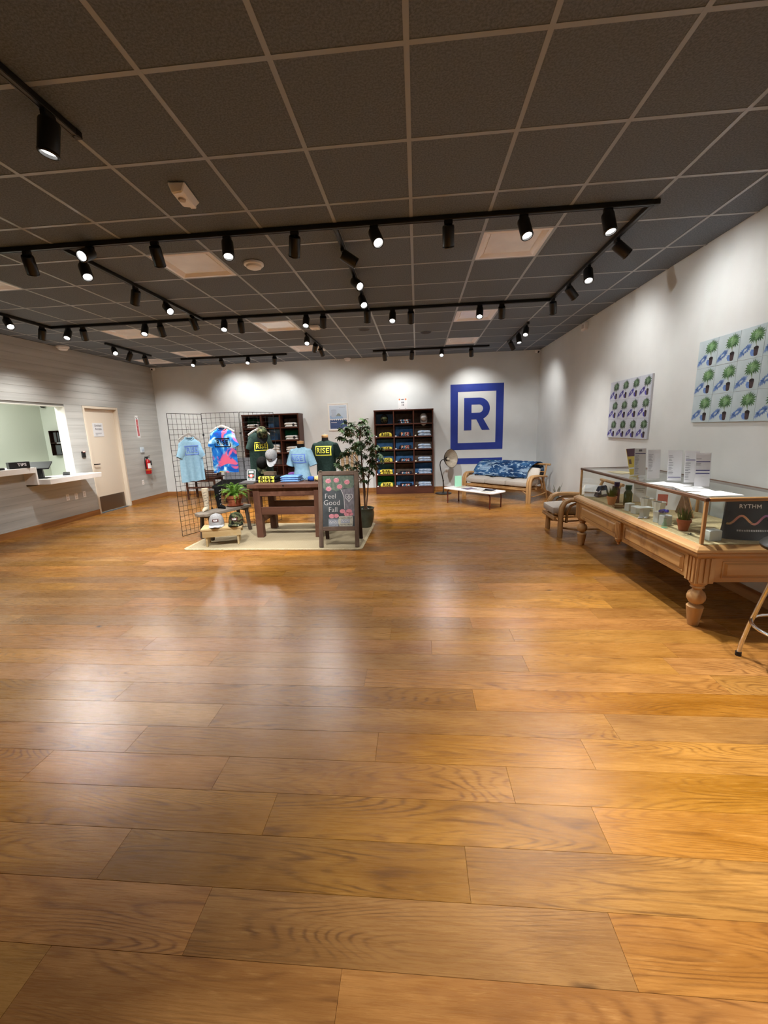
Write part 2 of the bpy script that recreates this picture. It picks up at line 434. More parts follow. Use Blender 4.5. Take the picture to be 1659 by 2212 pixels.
for r_ in range(25):
    z0 = r_*bh; z1 = min(z0+bh, H)
    segs = [(YF, YB)]
    for (a, b, za, zb) in ((OY0-.001, SY, OZU, OZ1), (SY-.003, OY1+.001, OZ0-.02, OZ1), (DY0-.045, DY1+.045, 0, DZ+.045)):
        if z1 > za+.03 and z0 < zb-.03:
            segs = [q for s_ in segs for q in ((s_[0], min(s_[1], a)), (max(s_[0], b), s_[1])) if q[1]-q[0] > .02]
    for a, b in segs:
        cuts = [a]; y = a+rng.uniform(.6, 2.2)
        cuts.append(b)
        for p, q in zip(cuts, cuts[1:]):
            mb = MB().box(XL-.014, p+.0006, z0+.0006, XL-rng.uniform(0, .0010), q-.0006, z1-.0006)
            obj('wall_board', mb, GREYB, wl, bevel=.0016)
# service room beyond the opening
BX, BY = -8.0, 8.34
sr = MB().box(BX-.1, 1.0, 0, BX, BY, 2.8).box(BX, BY, 0, XL-TH, BY+.1, 2.8).box(BX, .9, 0, XL-TH, 1.0, 2.8)
sr.box(BX, 1.0, 2.7, XL-TH, BY, 2.8).box(BX, 1.0, -.02, XL-TH, BY, 0)
tag(obj('wall_service', sr, GREENW), 'pale green service room seen through the wall opening', kind='structure')
wn = thing('window_1', 'white lined service opening in the grey wall', None); wn['kind'] = 'structure'
obj('jamb', MB().box(XL-TH-.01, OY1-.012, OZ0-.03, XL+.004, OY1+.0, OZ1), WHITE, wn)
obj('head_lining', MB().box(XL-TH-.01, OY0, OZ1-.012, XL+.004, OY1, OZ1), WHITE, wn)
obj('jamb', MB().box(XL-TH-.01, OY0, OZ0, XL+.004, OY0+.012, OZ1), WHITE, wn)
# skirting
tag(obj('baseboard_back', MB().box(XL, YB-.016, 0, XR, YB, .10), BASEW, bevel=.003), 'oak baseboard of the back wall', kind='structure')
bwy = wood('oak baseboard lengthwise', (150, 100, 56), (178, 126, 76), 1, 3., .4)
bl = MB().box(XL, YF, 0, XL+.016, DY0-.05, .10).box(XL, DY1+.05, 0, XL+.016, YB-.016, .10)
tag(obj('baseboard_left', bl, bwy), 'oak baseboard of the grey wall', kind='structure')
tag(obj('baseboard_right', MB().box(XR-.016, YF, 0, XR, YB-.016, .10), bwy), 'oak baseboard of the right wall', kind='structure')
# door
d1 = thing('door_1', 'cream door with a steel kick plate in the grey wall', None); d1['kind'] = 'structure'
fm = MB(); f = .045
fm.box(XL-.12, DY0-f, 0, XL+.012, DY0, DZ+f).box(XL-.12, DY1, 0, XL+.012, DY1+f, DZ+f).box(XL-.12, DY0, DZ, XL+.012, DY1, DZ+f)
fm.box(XL-.12, DY0, 0, XL-.075, DY0+.014, DZ).box(XL-.12, DY1-.014, 0, XL-.075, DY1, DZ)
obj('door_frame', fm, CREAM, d1, bevel=.003)
dx = XL-.062
obj('door_leaf', MB().box(dx-.045, DY0+.004, .008, dx, DY1-.004, DZ-.004), CREAM, d1, bevel=.002)
obj('kick_plate', MB().box(dx, DY0+.03, .02, dx+.002, DY1-.05, .33), STEEL, d1)
hb = MB().tube([(dx, 7.71, .99), (dx+.055, 7.71, .99), (dx+.06, 7.73, .99), (dx+.06, 7.83, .99)], .011, 8)
hb.lathe([(.026, 0), (.026, .008), (0, .008)], 12); hb.xf(T4((dx, 7.71, .99)) @ Ry(PI/2), len(hb.v)-36)
obj('door_handle', hb, mat('dark bronze', (46, 40, 36), .35, 1), d1, smooth=40)
obj('lock_plate', MB().box(dx, 7.695, .84, dx+.006, 7.725, .93), STEEL, d1)
# ------------------------------------------------------------ track lighting
TZ = H-.034
def track(name, label, a, b):
    a = Vector((*a, 0)); b = Vector((*b, 0)); d = (b-a).normalized(); n = Vector((-d.y, d.x, 0))
    mb = MB(); mb.bar(a+Vector((0, 0, H-.018)), b+Vector((0, 0, H-.018)), .036, .034)
    g = MB()
    for s_ in (-1, 1): g.bar(a+n*.012*s_+Vector((0, 0, TZ)), b+n*.012*s_+Vector((0, 0, TZ)), .008, .006)
    t = thing(name, label, 'light track', (0, 0, 0)); obj('rail', mb, BLACK, t, bevel=.003); obj('rail_lip', g, BLACK, t)
    for p in (a, b): obj('end_fitting', MB().box(p.x-.02, p.y-.02, H-.037, p.x+.02, p.y+.02, H-.001), BLACK, t, bevel=.003)
track('light_track', 'long black front ceiling track running across the room', (-5.36, 3.64), (1.83, 3.64))
track('light_track', 'black cross track over the rug, parallel behind the front one', (-5.36, 6.03), (1.80, 6.03))
track('light_track', 'black connecting track at the far left of the track grid', (-5.36, 3.66), (-5.36, 6.01))
track('light_track', 'black connecting track left of centre, under the square light panel', (-3.03, 3.66), (-3.03, 6.01))
track('light_track', 'black connecting track in the middle of the track grid', (-.64, 3.66), (-.64, 6.01))
track('light_track', 'black connecting track on the right, along the picture wall', (1.80, 3.66), (1.80, 6.01))
track('light_track', 'short black track along the grey wall near the back', (-5.40, 7.18), (-5.40, 8.39))
track('light_track', 'short black track at the back wall above the wire grid', (-5.04, 8.93), (-2.74, 8.93))
track('light_track', 'short black track in the middle, in front of the back wall', (-1.84, 7.22), (-1.84, 8.40))
track('light_track', 'short black track at the back wall by the blue letter sign', (-.88, 9.05), (1.49, 9.05))
track('light_track', 'short black track at the back right corner', (1.82, 7.26), (1.82, 8.72))
track('light_track', 'near black track end in the upper left of the photo', (-1.81, -2.6), (-1.81, 2.43))
track('light_track', 'black track on the ceiling behind the viewer', (-1.76, .55), (2.4, .55))
LENS = mat('lit lamp lens', (255, 250, 240), .4, emit=SPOT_COL, es=1.3)
TRIM = mat('satin lamp trim', (20, 20, 22), .25)
CANL = .15; CANR = .047
can_mb = MB().lathe([(.0, 0), (CANR*.93, 0), (CANR, .008), (CANR, CANL-.012), (CANR-.006, CANL), (CANR-.010, CANL), (CANR-.010, CANL-.022), (0, CANL-.022)], 20)
can_me = mesh('can', can_mb, BLACK, smooth=35)
lens_me = mesh('lens', MB().lathe([(.0, 0), (CANR-.0105, 0), (CANR-.012, .006), (0, .008)], 16), LENS, smooth=40)
ring_me = mesh('rim', MB().lathe([(CANR+.0008, -.012), (CANR+.0012, -.004), (CANR-.004, .001)], 20, cap=False), TRIM, smooth=40)
ad_me = mesh('adapter', MB().box(-.034, -.016, -.028, .034, .016, 0), BLACK, bevel=.004)
stem_me = mesh('stem', MB().lathe([(.008, -.062), (.008, -.02)], 8).box(-.012, -.009, -.072, .012, .009, -.046), BLACK, smooth=40)
BEAMS = {}
for k_, pw_, sz_ in (('X', 1.0, 58), ('F', 1.05, 70), ('M', .38, 78), ('L', .05, 76), ('W', .15, 100), ('V', .11, 112)):
    b_ = bpy.data.lights.new('beam '+k_, 'SPOT'); b_.energy = SPOT_W*pw_; b_.color = SPOT_COL; b_.spot_size = R(sz_); b_.spot_blend = 1.0; b_.shadow_soft_size = .035; BEAMS[k_] = b_
def head(x, y, d, along, label, group, beam):
    t = thing('track_head', label, 'spotlight', (x, y, TZ-.002), 0, group)
    d = Vector(d).normalized(); q = d.to_track_quat('Z', 'Y').to_euler()
    top = Vector((0, 0, -.048))-d*.012
    link('adapter', ad_me, t, (0, 0, 0), (0, 0, 0 if along == 'x' else PI/2))
    link('stem', stem_me, t)
    c = link('can', can_me, t, top, q)
    link('rim', ring_me, c, (0, 0, CANL)); link('lens', lens_me, c, (0, 0, CANL-.021))
    lo = bpy.data.objects.new('lamp_light', BEAMS[beam]); COL.objects.link(lo); lo.parent = t
    lo.location = top+d*(CANL+.012); lo.rotation_euler = (-d).to_track_quat('Z', 'Y').to_euler()
    return t
# each head: x, y, aim, beam class (F full flood, M medium, L dimmed, W wall wash)
HEADS = {
 'A': ('x', 'black spotlight on the long front track', [(-3.33,3.64,(-.30,.55,-.8),'M'),(-2.75,3.64,(.05,-.86,-.5),'L'),(-2.17,3.64,(-.15,.62,-.85),'F'),(-1.54,3.64,(.15,-.39,-.91),'L'),(-.97,3.64,(-.28,.62,-.82),'X'),(-.32,3.64,(.28,-.55,-.79),'L'),(.27,3.64,(.05,.45,-.88),'L'),(.85,3.64,(.14,-.4,-.91),'M'),(1.48,3.64,(.10,-.30,-.97),'F')]),
 'L': ('y', 'black spotlight on the connecting track left of centre', [(-3.03,3.9,(.45,-.39,-.8),'L'),(-3.03,4.61,(-.5,.4,-.8),'M'),(-3.03,5.16,(.63,-.51,-.59),'L'),(-3.03,5.75,(.05,.5,-.86),'F')]),
 'M': ('y', 'black spotlight on the middle connecting track', [(-.64,4.02,(.8,.3,-.45),'M'),(-.64,4.71,(.5,-.65,-.58),'L'),(-.64,5.29,(.26,-.62,-.74),'L'),(-.64,5.85,(-.09,.5,-.86),'F')]),
 'R': ('y', 'black spotlight on the right connecting track', [(1.8,4.2,(.80,.0,-.66),'V'),(1.8,4.82,(-.1,-.5,-.83),'M'),(1.8,5.38,(.72,.28,-.72),'V'),(1.8,5.94,(.2,.5,-.85),'M')]),
 'B': ('x', 'black spotlight on the second cross track', [(-5.09,6.03,(.18,-.58,-.79),'M'),(-4.86,6.03,(-.35,.55,-.75),'F'),(-3.9,6.03,(.19,-.56,-.81),'M'),(-3.67,6.03,(-.1,.55,-.82),'F'),(-2.71,6.03,(.16,-.58,-.8),'M'),(-2.47,6.03,(-.15,.45,-.85),'F'),(-1.52,6.03,(.03,-.55,-.83),'M'),(-1.28,6.03,(-.18,.6,-.75),'F'),(-.31,6.03,(-.02,-.57,-.82),'L'),(-.06,6.03,(0,.6,-.75),'F'),(.87,6.03,(-.1,-.53,-.85),'L'),(1.16,6.03,(.12,.62,-.75),'X')]),
 'W': ('y', 'black spotlight on the far left connecting track', [(-5.36,5.36,(.65,-.38,-.66),'F'),(-5.36,5.88,(-.5,.3,-.8),'M')]),
 'S1': ('y', 'black spotlight on the short track along the grey wall', [(-5.4,7.35,(.56,-.54,-.63),'M'),(-5.4,7.79,(-.5,.1,-.78),'W'),(-5.4,8.2,(-.2,.62,-.72),'M')]),
 'S2': ('x', 'black spotlight on the track above the wire grid', [(-4.77,8.93,(.1,-.74,-.66),'M'),(-4.17,8.93,(.0,1,-.95),'W'),(-3.57,8.93,(.14,-.71,-.69),'M'),(-2.99,8.93,(-.42,1,-1.05),'W')]),
 'S3': ('y', 'black spotlight on the short middle track', [(-1.84,7.26,(.12,-.66,-.74),'M'),(-1.84,7.85,(-.9,2.0,-1.5),'W'),(-1.84,8.25,(.25,1.7,-1.5),'W')]),
 'S4': ('x', 'black spotlight on the track by the blue letter sign', [(-.66,9.05,(.05,.6,-.95),'V'),(-.08,9.05,(-.1,.6,-1.0),'V'),(.54,9.05,(-.09,-.69,-.72),'M'),(1.14,9.05,(.18,.87,-1.2),'W')]),
 'S5': ('y', 'black spotlight on the short back right track', [(1.82,7.36,(-.2,-.55,-.81),'M'),(1.82,7.89,(.05,-.35,-.92),'M'),(1.82,8.52,(.62,.40,-1.0),'W')]),
 'F': ('y', 'black track spotlight at the upper left of the photo', [(-1.81,2.25,(-.20,-.04,-.98),'M')]),
 'G': ('x', 'black track spotlight behind the viewer', [(.95,.55,(-.10,.08,-1),'X'),(2.0,.55,(-.1,.25,-1),'F')]),
}
ORD = ['first', 'second', 'third', 'fourth', 'fifth', 'sixth', 'seventh', 'eighth', 'ninth', 'tenth', 'eleventh', 'twelfth']
for k, (al, lab, hs) in HEADS.items():
    for q, (x, y, d, bm_) in enumerate(hs):
        if len(hs) == 1: l2 = lab
        else: l2 = lab+', '+ORD[q]+(' from the left' if al == 'x' else ' from its near end')
        head(x, y, d, al, l2, 'black track spotlights', bm_)
# service room tube: a real lamp on its ceiling
al = bpy.data.lights.new('service room panel', 'AREA'); al.shape = 'RECTANGLE'; al.size = .6; al.size_y = 2.4; al.energy = 15; al.color = (.97, 1, .95)
ao = bpy.data.objects.new('service_room_light', al); COL.objects.link(ao); ao.location = (-7.3, 5.6, 2.68)


# ------------------------------------------------------------ ceiling and wall devices
def disc_device(label, x, y, r, h, cat='smoke detector', name='smoke_detector'):
    t = thing(name, label, cat, (x, y, H-.002))
    obj('base', MB().lathe([(r, 0), (r, -h*.35), (r*.93, -h*.45)], 20), PLASTW, t, smooth=40)
    obj('cover', MB().lathe([(r*.78, -h*.4), (r*.74, -h*.8), (r*.5, -h), (0, -h)], 20), PLASTW, t, smooth=40)
disc_device('round white smoke detector on the ceiling beside a square light panel', -1.57, 4.29, .095, .05)
disc_device('white domed device at the top of the back wall above the framed poster', -1.58, 9.86, .08, .06, 'alarm', 'ceiling_alarm')
disc_device('white domed device at the top of the grey wall', -6.30, 7.27, .10, .07, 'alarm', 'ceiling_alarm')
t = thing('ceiling_sensor', 'faceted white sensor box on the dark ceiling, largest one nearest the viewer', 'sensor', (-1.565, 3.06, H-.002), .12)
mb = MB().hexa([(-.06, -.13, 0), (.06, -.13, 0), (.06, .13, 0), (-.06, .13, 0)], [(-.045, -.10, -.055), (.03, -.12, -.055), (.03, .09, -.055), (-.045, .07, -.055)])
obj('housing', mb, PLASTW, t, bevel=.008)
obj('eye', MB().lathe([(.026, 0), (.022, -.012), (0, -.018)], 14, -.008, -.03), mat('grey sensor eye', (196, 188, 182), .3), t, (0, 0, -.054), smooth=50)
obj('foot_tab', MB().box(-.02, .10, -.03, .02, .15, -.004), PLASTW, t, bevel=.004)
t = thing('ceiling_sensor', 'small white square sensor behind the second cross track', 'sensor', (-1.58, 6.78, H-.002))
obj('housing', MB().box(-.075, -.075, -.05, .075, .075, 0), PLASTW, t, bevel=.015, bseg=2); obj('eye', MB().lathe([(.03, -.05), (.02, -.065), (0, -.07)], 12), PLASTW, t, smooth=50)
t = thing('strobe_alarm', 'white strobe alarm at the top of the right wall', 'alarm', (XR-.002, 7.40, 3.05))
obj('housing', MB().box(-.05, -.09, -.055, 0, .09, .055), PLASTW, t, bevel=.012, bseg=2); obj('lens', MB().box(-.062, -.035, -.03, -.048, .035, .03), mat('strobe lens', (224, 222, 226), .2), t, bevel=.005)
def dome_cam(label, x, y, z):
    t = thing('dome_camera', label, 'camera', (x, y, z))
    obj('housing', MB().lathe([(.055, .03), (.055, -.01), (.04, -.03), (0, -.034)], 16), PLASTW, t, smooth=40)
    obj('dark_lens', MB().ball((.005, -.036, -.012), .024, 10, 6), BLACKP, t, smooth=60)
dome_cam('white security camera in the upper left corner of the back wall', XL+.09, YB-.075, H-.045)
dome_cam('white security camera in the upper right corner of the back wall', XR-.085, YB-.075, H-.045)
t = thing('dome_camera', 'small dark camera in the corner of the green service room', 'camera', (BX+.13, BY-.05, 2.2))
obj('housing', MB().lathe([(.05, .02), (.05, 0), (.03, -.03), (0, -.035)], 12), BLACKP, t, smooth=40); obj('bracket', MB().box(-.02, 0, -.01, .02, .05, .02), BLACKP, t)
for (x, y, q) in ((-.85, 7.21, 'left'), (.18, 7.65, 'right')):
    t = thing('ceiling_speaker', 'dark flush round ceiling grille, the %s one of two near the back' % q, 'speaker', (x, y, H+.001))
    obj('rim', MB().lathe([(.10, 0), (.10, -.006), (.088, -.006)], 24, cap=False), TILE, t, smooth=40); obj('grille', MB().lathe([(.09, -.003), (0, -.004)], 24), mat('dark grille', (52, 46, 42), .7), t)

t = thing('card_reader', 'black card reader beside the cream door', 'card reader', (XL, 7.44, 1.21))
obj('body', MB().box(0, -.04, -.06, .03, .04, .055), BLACKP, t, bevel=.006); obj('indicator', MB().box(.028, -.02, .045, .032, .02, .055), mat('red light', (250, 120, 110), .4, emit=(1, .2, .15), es=1.2), t)
t = thing('door_sign', 'white Limited Access sign on the cream door', 'sign', (dx+.001, 8.0, 1.67))
obj('plate', MB().box(0, -.135, -.135, .008, .135, .135), mat('sign plate', (226, 228, 232), .35), t, bevel=.002)
side = Rz(PI/2)
tm_ = MB(); tm_.merge(text_mb('Limited', .062, .02), T4((.0095, 0, .085)) @ side); tm_.merge(text_mb('Access', .062, .02), T4((.0095, 0, .02)) @ side); obj('lettering', tm_, GREYINK, t)
ln = MB()
for i, wd in enumerate((.17, .15, .06)): ln.box(.0085, -.09, -.066-.018*i, .0092, -.09+wd, -.060-.018*i)
obj('small_print', ln, GREYINK, t)
t = thing('extinguisher_sign', 'narrow red and white fire extinguisher sign on the grey wall', 'sign', (XL, 9.13, 1.735))
obj('plate', MB().box(0, -.05, -.25, .004, .05, .25), PAPER, t)
obj('red_band', MB().box(.004, -.03, -.21, .005, .03, .165), mat('sign red', (190, 40, 44), .5), t)
ft = MB()
for i, chs in enumerate('FIREEXTINGUISHER'): ft.merge(text_mb(chs, .027, .02), T4((.0056, 0, .145-.0222*i)) @ side)
obj('lettering', ft, PAPER, t)
obj('arrow', MB().prism([(.0045, -.03, .20), (.0045, 0, .175), (.0045, .03, .20), (.0045, .03, .215), (.0045, 0, .19), (.0045, -.03, .215)], (.001, 0, 0)), INK, t)
t = thing('wall_thermostat', 'pale blue white square box above the fire extinguisher', 'thermostat', (XL, 9.155, 1.205))
obj('body', MB().box(0, -.062, -.065, .03, .062, .065), mat('bluish plastic', (206, 218, 228), .35), t, bevel=.012, bseg=2); obj('dial', MB().lathe([(.026, 0), (.024, .006), (0, .007)], 16).xf(T4((.029, 0, 0)) @ Ry(PI/2)), mat('pale blue face', (180, 200, 222), .3), t, smooth=40)
t = thing('fire_extinguisher', 'red fire extinguisher hanging on the grey wall', 'fire extinguisher', (XL, 9.19, .64))
RED = mat('extinguisher red', (176, 24, 30), .25, coat=.3)
obj('cylinder', MB().lathe([(.0, 0), (.062, .004), (.066, .02), (.066, .27), (.058, .31), (.03, .335), (.024, .35), (0, .35)], 20, .078, 0), RED, t, smooth=40)
obj('valve', MB().lathe([(.02, .35), (.022, .38), (.012, .40), (0, .40)], 12, .078, 0).box(.066, -.02, .385, .15, .0, .40), BLACKP, t, smooth=40)
obj('lever', MB().bar((.07, 0, .40), (.155, 0, .43), .02, .008), STEEL, t)
obj('hose', MB().tube([(.07, -.01, .38), (.07, -.05, .40), (.075, -.078, .36), (.075, -.085, .25), (.078, -.078, .12)], .013, 8), BLACKP, t, smooth=60)
obj('label', MB().loft([[(.078+.0675*math.cos(a), .0675*math.sin(a), z) for a in [R(-60+10*i) for i in range(11)]] for z in (.13, .25)], cap=False, closed=False), PAPER, t)
obj('band', MB().lathe([(.0672, .09), (.0672, .105)], 20, .078, 0, cap=False), mat('yellow band', (226, 190, 70), .5), t)
obj('gauge_tag', MB().box(.143, .0, .2, .147, .05, .31), BLACKP, t)
for y, z, lab in ((9.035, .457, 'below the fire extinguisher'), (6.92, .456, 'under the lower counter, first of three'), (7.11, .446, 'under the lower counter, middle one of three'), (7.305, .455, 'under the lower counter, nearest the door')):
    t = thing('wall_outlet', 'white outlet plate '+lab, 'outlet', (XL, y, z))
    obj('plate', MB().box(0, -.036, -.058, .006, .036, .058), PLASTW, t, bevel=.003)
    for dz in (-.022, .022): obj('socket', MB().box(.005, -.017, dz-.015, .0075, .017, dz+.015), mat('socket face', (222, 216, 208), .4), t, bevel=.001)
t = thing('wall_outlet', 'white outlet plate on the back wall behind the floor lamp', 'outlet', (.69, YB, .47))
obj('plate', MB().box(-.036, -.006, -.058, .036, 0, .058), PLASTW, t, bevel=.003); obj('socket', MB().box(-.017, -.0075, -.04, .017, -.005, .04), mat('socket face', (222, 216, 208), .4), t)

# ------------------------------------------------------------ service counter
CTR = noisy('white counter laminate', (232, 226, 220), (238, 233, 228), (6, 6, 6), .3)
t = thing('service_counter', 'white two level counter shelf running through the wall opening', 'counter', (XL, 0, 0))
obj('upper_top', MB().box(-.36, 2.62, .985, .22, 6.17, 1.075), CTR, t, bevel=.004)
obj('step_panel', MB().box(-.36, 6.17, .785, .22, 6.20, 1.075), CTR, t, bevel=.003)
obj('lower_top', MB().hexa([(-.36, 6.20, .785), (.42, 6.20, .785), (.42, 7.30, .785), (-.0+.003, 7.30, .785)], [(-.36, 6.20, .87), (.42, 6.20, .87), (.42, 7.32, .87), (.003, 7.32, .87)]), CTR, t, bevel=.003)
t = thing('tip_box', 'black tip box with white TIPS lettering on the upper counter', 'tip box', (XL+.13, 5.99, 1.077), R(62))
obj('box', MB().box(-.13, -.06, 0, .13, .06, .10), BLACKP, t, bevel=.003); obj('lettering', text_mb('TIPS', .062, .02).xf(T4((.03, -.0612, .055))), PAPER, t)
obj('slot', MB().box(-.05, -.006, .0995, .05, .006, .1005), mat('slot', (5, 5, 5), .8), t)
t = thing('counter_scanner', 'low black device at the left edge of the upper counter', 'scanner', (XL+.13, 5.60, 1.077))
obj('body', MB().box(-.05, -.13, 0, .05, .13, .03), BLACKP, t, bevel=.008); obj('screen', MB().box(-.035, -.02, .029, .035, .1, .032), mat('dark glass', (8, 8, 10), .1), t)
t = thing('sales_terminal', 'black tilted touch screen terminal on the lower counter', 'terminal', (XL+.09, 6.37, .872), R(25))
obj('foot', MB().box(-.09, -.07, 0, .12, .09, .012), BLACKP, t, bevel=.004)
obj('neck', MB().hexa([(-.06, -.05, .01), (.06, -.05, .01), (.06, .02, .01), (-.06, .02, .01)], [(-.045, -.02, .20), (.045, -.02, .20), (.045, .03, .20), (-.045, .03, .20)]), BLACKP, t, bevel=.006)
scr = MB().box(-.17, -.012, -.11, .17, .012, .11).xf(T4((0, 0, .215)) @ Rx(R(-62)))
obj('screen', scr, BLACKP, t, bevel=.004)
obj('display_glass', MB().box(-.16, .0125, -.10, .16, .0135, .10).xf(T4((0, 0, .215)) @ Rx(R(-62))), mat('dark glass', (8, 8, 10), .1), t)
t = thing('card_terminal', 'small dark card terminal lying on the lower counter', 'card terminal', (XL+.1, 6.88, .872), R(40))
obj('body', MB().hexa([(-.05, -.09, 0), (.05, -.09, 0), (.05, .09, 0), (-.05, .09, 0)], [(-.05, -.09, .02), (.05, -.09, .02), (.05, .09, .05), (-.05, .09, .05)]), BLACKP, t, bevel=.005); obj('keypad', MB().box(-.035, -.06, .026, .035, 0, .034), mat('keypad grey', (70, 72, 76), .5), t)
t = thing('counter_mat', 'clear plastic sheet with papers on the lower counter', 'mat', (XL+.22, 6.85, .8702))
obj('sheet', MB().box(-.15, -.36, 0, .15, .36, .002), mat('grey sheet', (196, 198, 200), .25), t); obj('paper', MB().box(-.10, -.3, .002, .08, .0, .0035), mat('printed paper', (206, 204, 198), .6), t)
t = thing('wall_organizer', 'dark two tier wall organizer in the service room', 'organizer', (-7.635, BY, 1.43))
DK = wood('dark organizer wood', (38, 22, 16), (54, 30, 22), 0, 5.)
mb = MB().box(-.17, -.10, -.26, .17, -.088 if False else -.0, -.25).box(-.17, -.10, .25, .17, 0, .26).box(-.17, -.10, -.26, -.16, 0, .26).box(.16, -.10, -.26, .17, 0, .26).box(-.17, -.012, -.26, .17, 0, .26)
obj('box', mb, DK, t); obj('shelf', MB().box(-.16, -.10, -.01, .16, -.01, .01), DK, t)
obj('divider', MB().box(-.02, -.09, .01, -.01, -.01, .25), DK, t)
for z in (.02, -.245): obj('folder', MB().box(-.09, -.07, z, .02, -.05, z+.2), mat('grey folder', (84, 88, 92), .6), t)
obj('label_strip', MB().box(-.02, -.105, -.008, .1, -.10, .010), PAPER, t)

# ------------------------------------------------------------ rug
t = thing('jute_rug', 'beige woven jute rug under the display table', 'rug', (-1.93, 5.765, 0), R(-1))
def rug_mb(w, d, r, z0, z1, seg=6):
    pts = []
    for cx, cy, a0 in ((w/2-r, d/2-r, 0), (-w/2+r, d/2-r, 90), (-w/2+r, -d/2+r, 180), (w/2-r, -d/2+r, 270)):
        for k in range(seg+1):
            a = R(a0+90*k/seg); pts.append((cx+r*math.cos(a), cy+r*math.sin(a), z0))
    return MB().prism(pts, (0, 0, z1-z0))
RUGM = mat('jute rug', (180, 164, 132), .95, spec=.1); q = NT(RUGM)
tc = q.n('ShaderNodeTexCoord')
def wv(ax, sc, ph=0.):
    wvn = q.n('ShaderNodeTexWave', wave_type='BANDS', bands_direction=ax, i_Scale=sc, i_Distortion=1.2, i_Detail=1., i_Phase_Offset=ph); q.l(tc.outputs['Object'], wvn.inputs['Vector']); return wvn.outputs[1]
mx_ = q.math('MULTIPLY', wv('DIAGONAL', 26.), wv('Y', 34.))
nz = q.n('ShaderNodeTexNoise', i_Scale=9., i_Detail=5.); q.l(tc.outputs['Object'], nz.inputs['Vector'])
cc = q.mix(mx_, lin((164, 149, 120)), lin((214, 201, 174)))
q.l(q.mix(q.ramp(nz.outputs[0], [(.35, (0, 0, 0)), (.7, (110, 110, 110))]), cc, lin((168, 150, 116))), q.b.inputs['Base Color'])
bp = q.n('ShaderNodeBump', i_Strength=.6, i_Distance=.006); q.l(mx_, bp.inputs['Height']); q.l(bp.outputs[0], q.b.inputs['Normal'])
obj('weave', rug_mb(2.38, 1.46, .05, 0, .009), RUGM, t)
rim = MB(); a = rug_mb(2.44, 1.52, .07, 0, .0085).v; n = len(a)//2
b_ = rug_mb(2.36, 1.44, .05, 0, .0105).v
rim.loft([[v for v in a[:n]], [v for v in a[n:]], [(x, y, .0105) for x, y, z in b_[:n]]], cap=False)
obj('border', rim, noisy('jute border', (184, 168, 134), (212, 196, 164), (40, 40, 40), .95, .3), t)

# ------------------------------------------------------------ shop logo box print
def logo_mb(w, h, fr=.09, txt=True):
    """framed four letter box print, two material slots: 0 frame + letters"""
    m = frame_mb(w, h, h*fr*1.15)
    m.merge(text_mb('RISE', h*.74, .022, space=1.08), T4((0, 0, 0)))
    return m
def bold_word(h): return text_mb('RISE', h, .035)
def project(m, f, off=.004, step=.03):
    """subdivide flat xz print and lay it on the surface y = f(x, z)"""
    me = bpy.data.meshes.new('tmp'); me.from_pydata(m.v, [], m.f)
    bm = bmesh.new(); bm.from_mesh(me)
    bmesh.ops.triangulate(bm, faces=bm.faces)
    for _ in range(3):
        ed = [e for e in bm.edges if e.calc_length() > step]
        if not ed: break
        bmesh.ops.subdivide_edges(bm, edges=ed, cuts=1)
        bmesh.ops.triangulate(bm, faces=[f_ for f_ in bm.faces if len(f_.verts) > 3])
    o = MB(); bm.verts.index_update()
    o.v = [(v.co.x, f(v.co.x, v.co.z)-off, v.co.z) for v in bm.verts]
    for f_ in bm.faces: o.face([v.index for v in f_.verts])
    bm.free(); bpy.data.meshes.remove(me); return o
SKYF = noisy('light blue cotton', (142, 182, 206), (156, 194, 216), (30, 30, 30), .85, spec=.15)
GREENF = noisy('dark green cotton', (34, 50, 46), (44, 62, 57), (40, 40, 40), .85, spec=.15)
YEL = mat('yellow print', (250, 240, 96), .55, spec=.2)
LILAC = mat('periwinkle print', (112, 144, 222), .6, spec=.2)
INKB = mat('black print', (16, 14, 24), .6, spec=.2)
TIE = mat('tie dye cotton', (40, 120, 200), .85, spec=.15); q = NT(TIE)
tc = q.n('ShaderNodeTexCoord')
def nsc(sc, off, det=3., dist=.9):
    mp = q.n('ShaderNodeMapping'); mp.inputs['Location'].default_value = off; q.l(tc.outputs['Object'], mp.inputs[0])
    n_ = q.n('ShaderNodeTexNoise', i_Scale=sc, i_Detail=det, i_Distortion=dist); q.l(mp.outputs[0], n_.inputs['Vector']); return n_.outputs[0]
c = q.ramp(nsc(5.5, (3, 1, 2)), [(.42, (18, 74, 160)), (.52, (30, 112, 190)), (.57, (120, 180, 214)), (.66, (204, 220, 230))])
c = q.mix(q.ramp(nsc(4.2, (7, 4, 1), 2.5), [(.545, (0, 0, 0)), (.60, (255, 255, 255))]), c, lin((204, 88, 118)))
c = q.mix(q.ramp(nsc(3.4, (12, 9, 5), 2.), [(.57, (0, 0, 0)), (.62, (255, 255, 255))]), c, lin((186, 158, 56)))
c = q.mix(q.ramp(nsc(14., (2, 2, 9), 3.), [(.62, (0, 0, 0)), (.70, (255, 255, 255))]), c, lin((44, 62, 140)))
q.l(c, q.b.inputs['Base Color'])

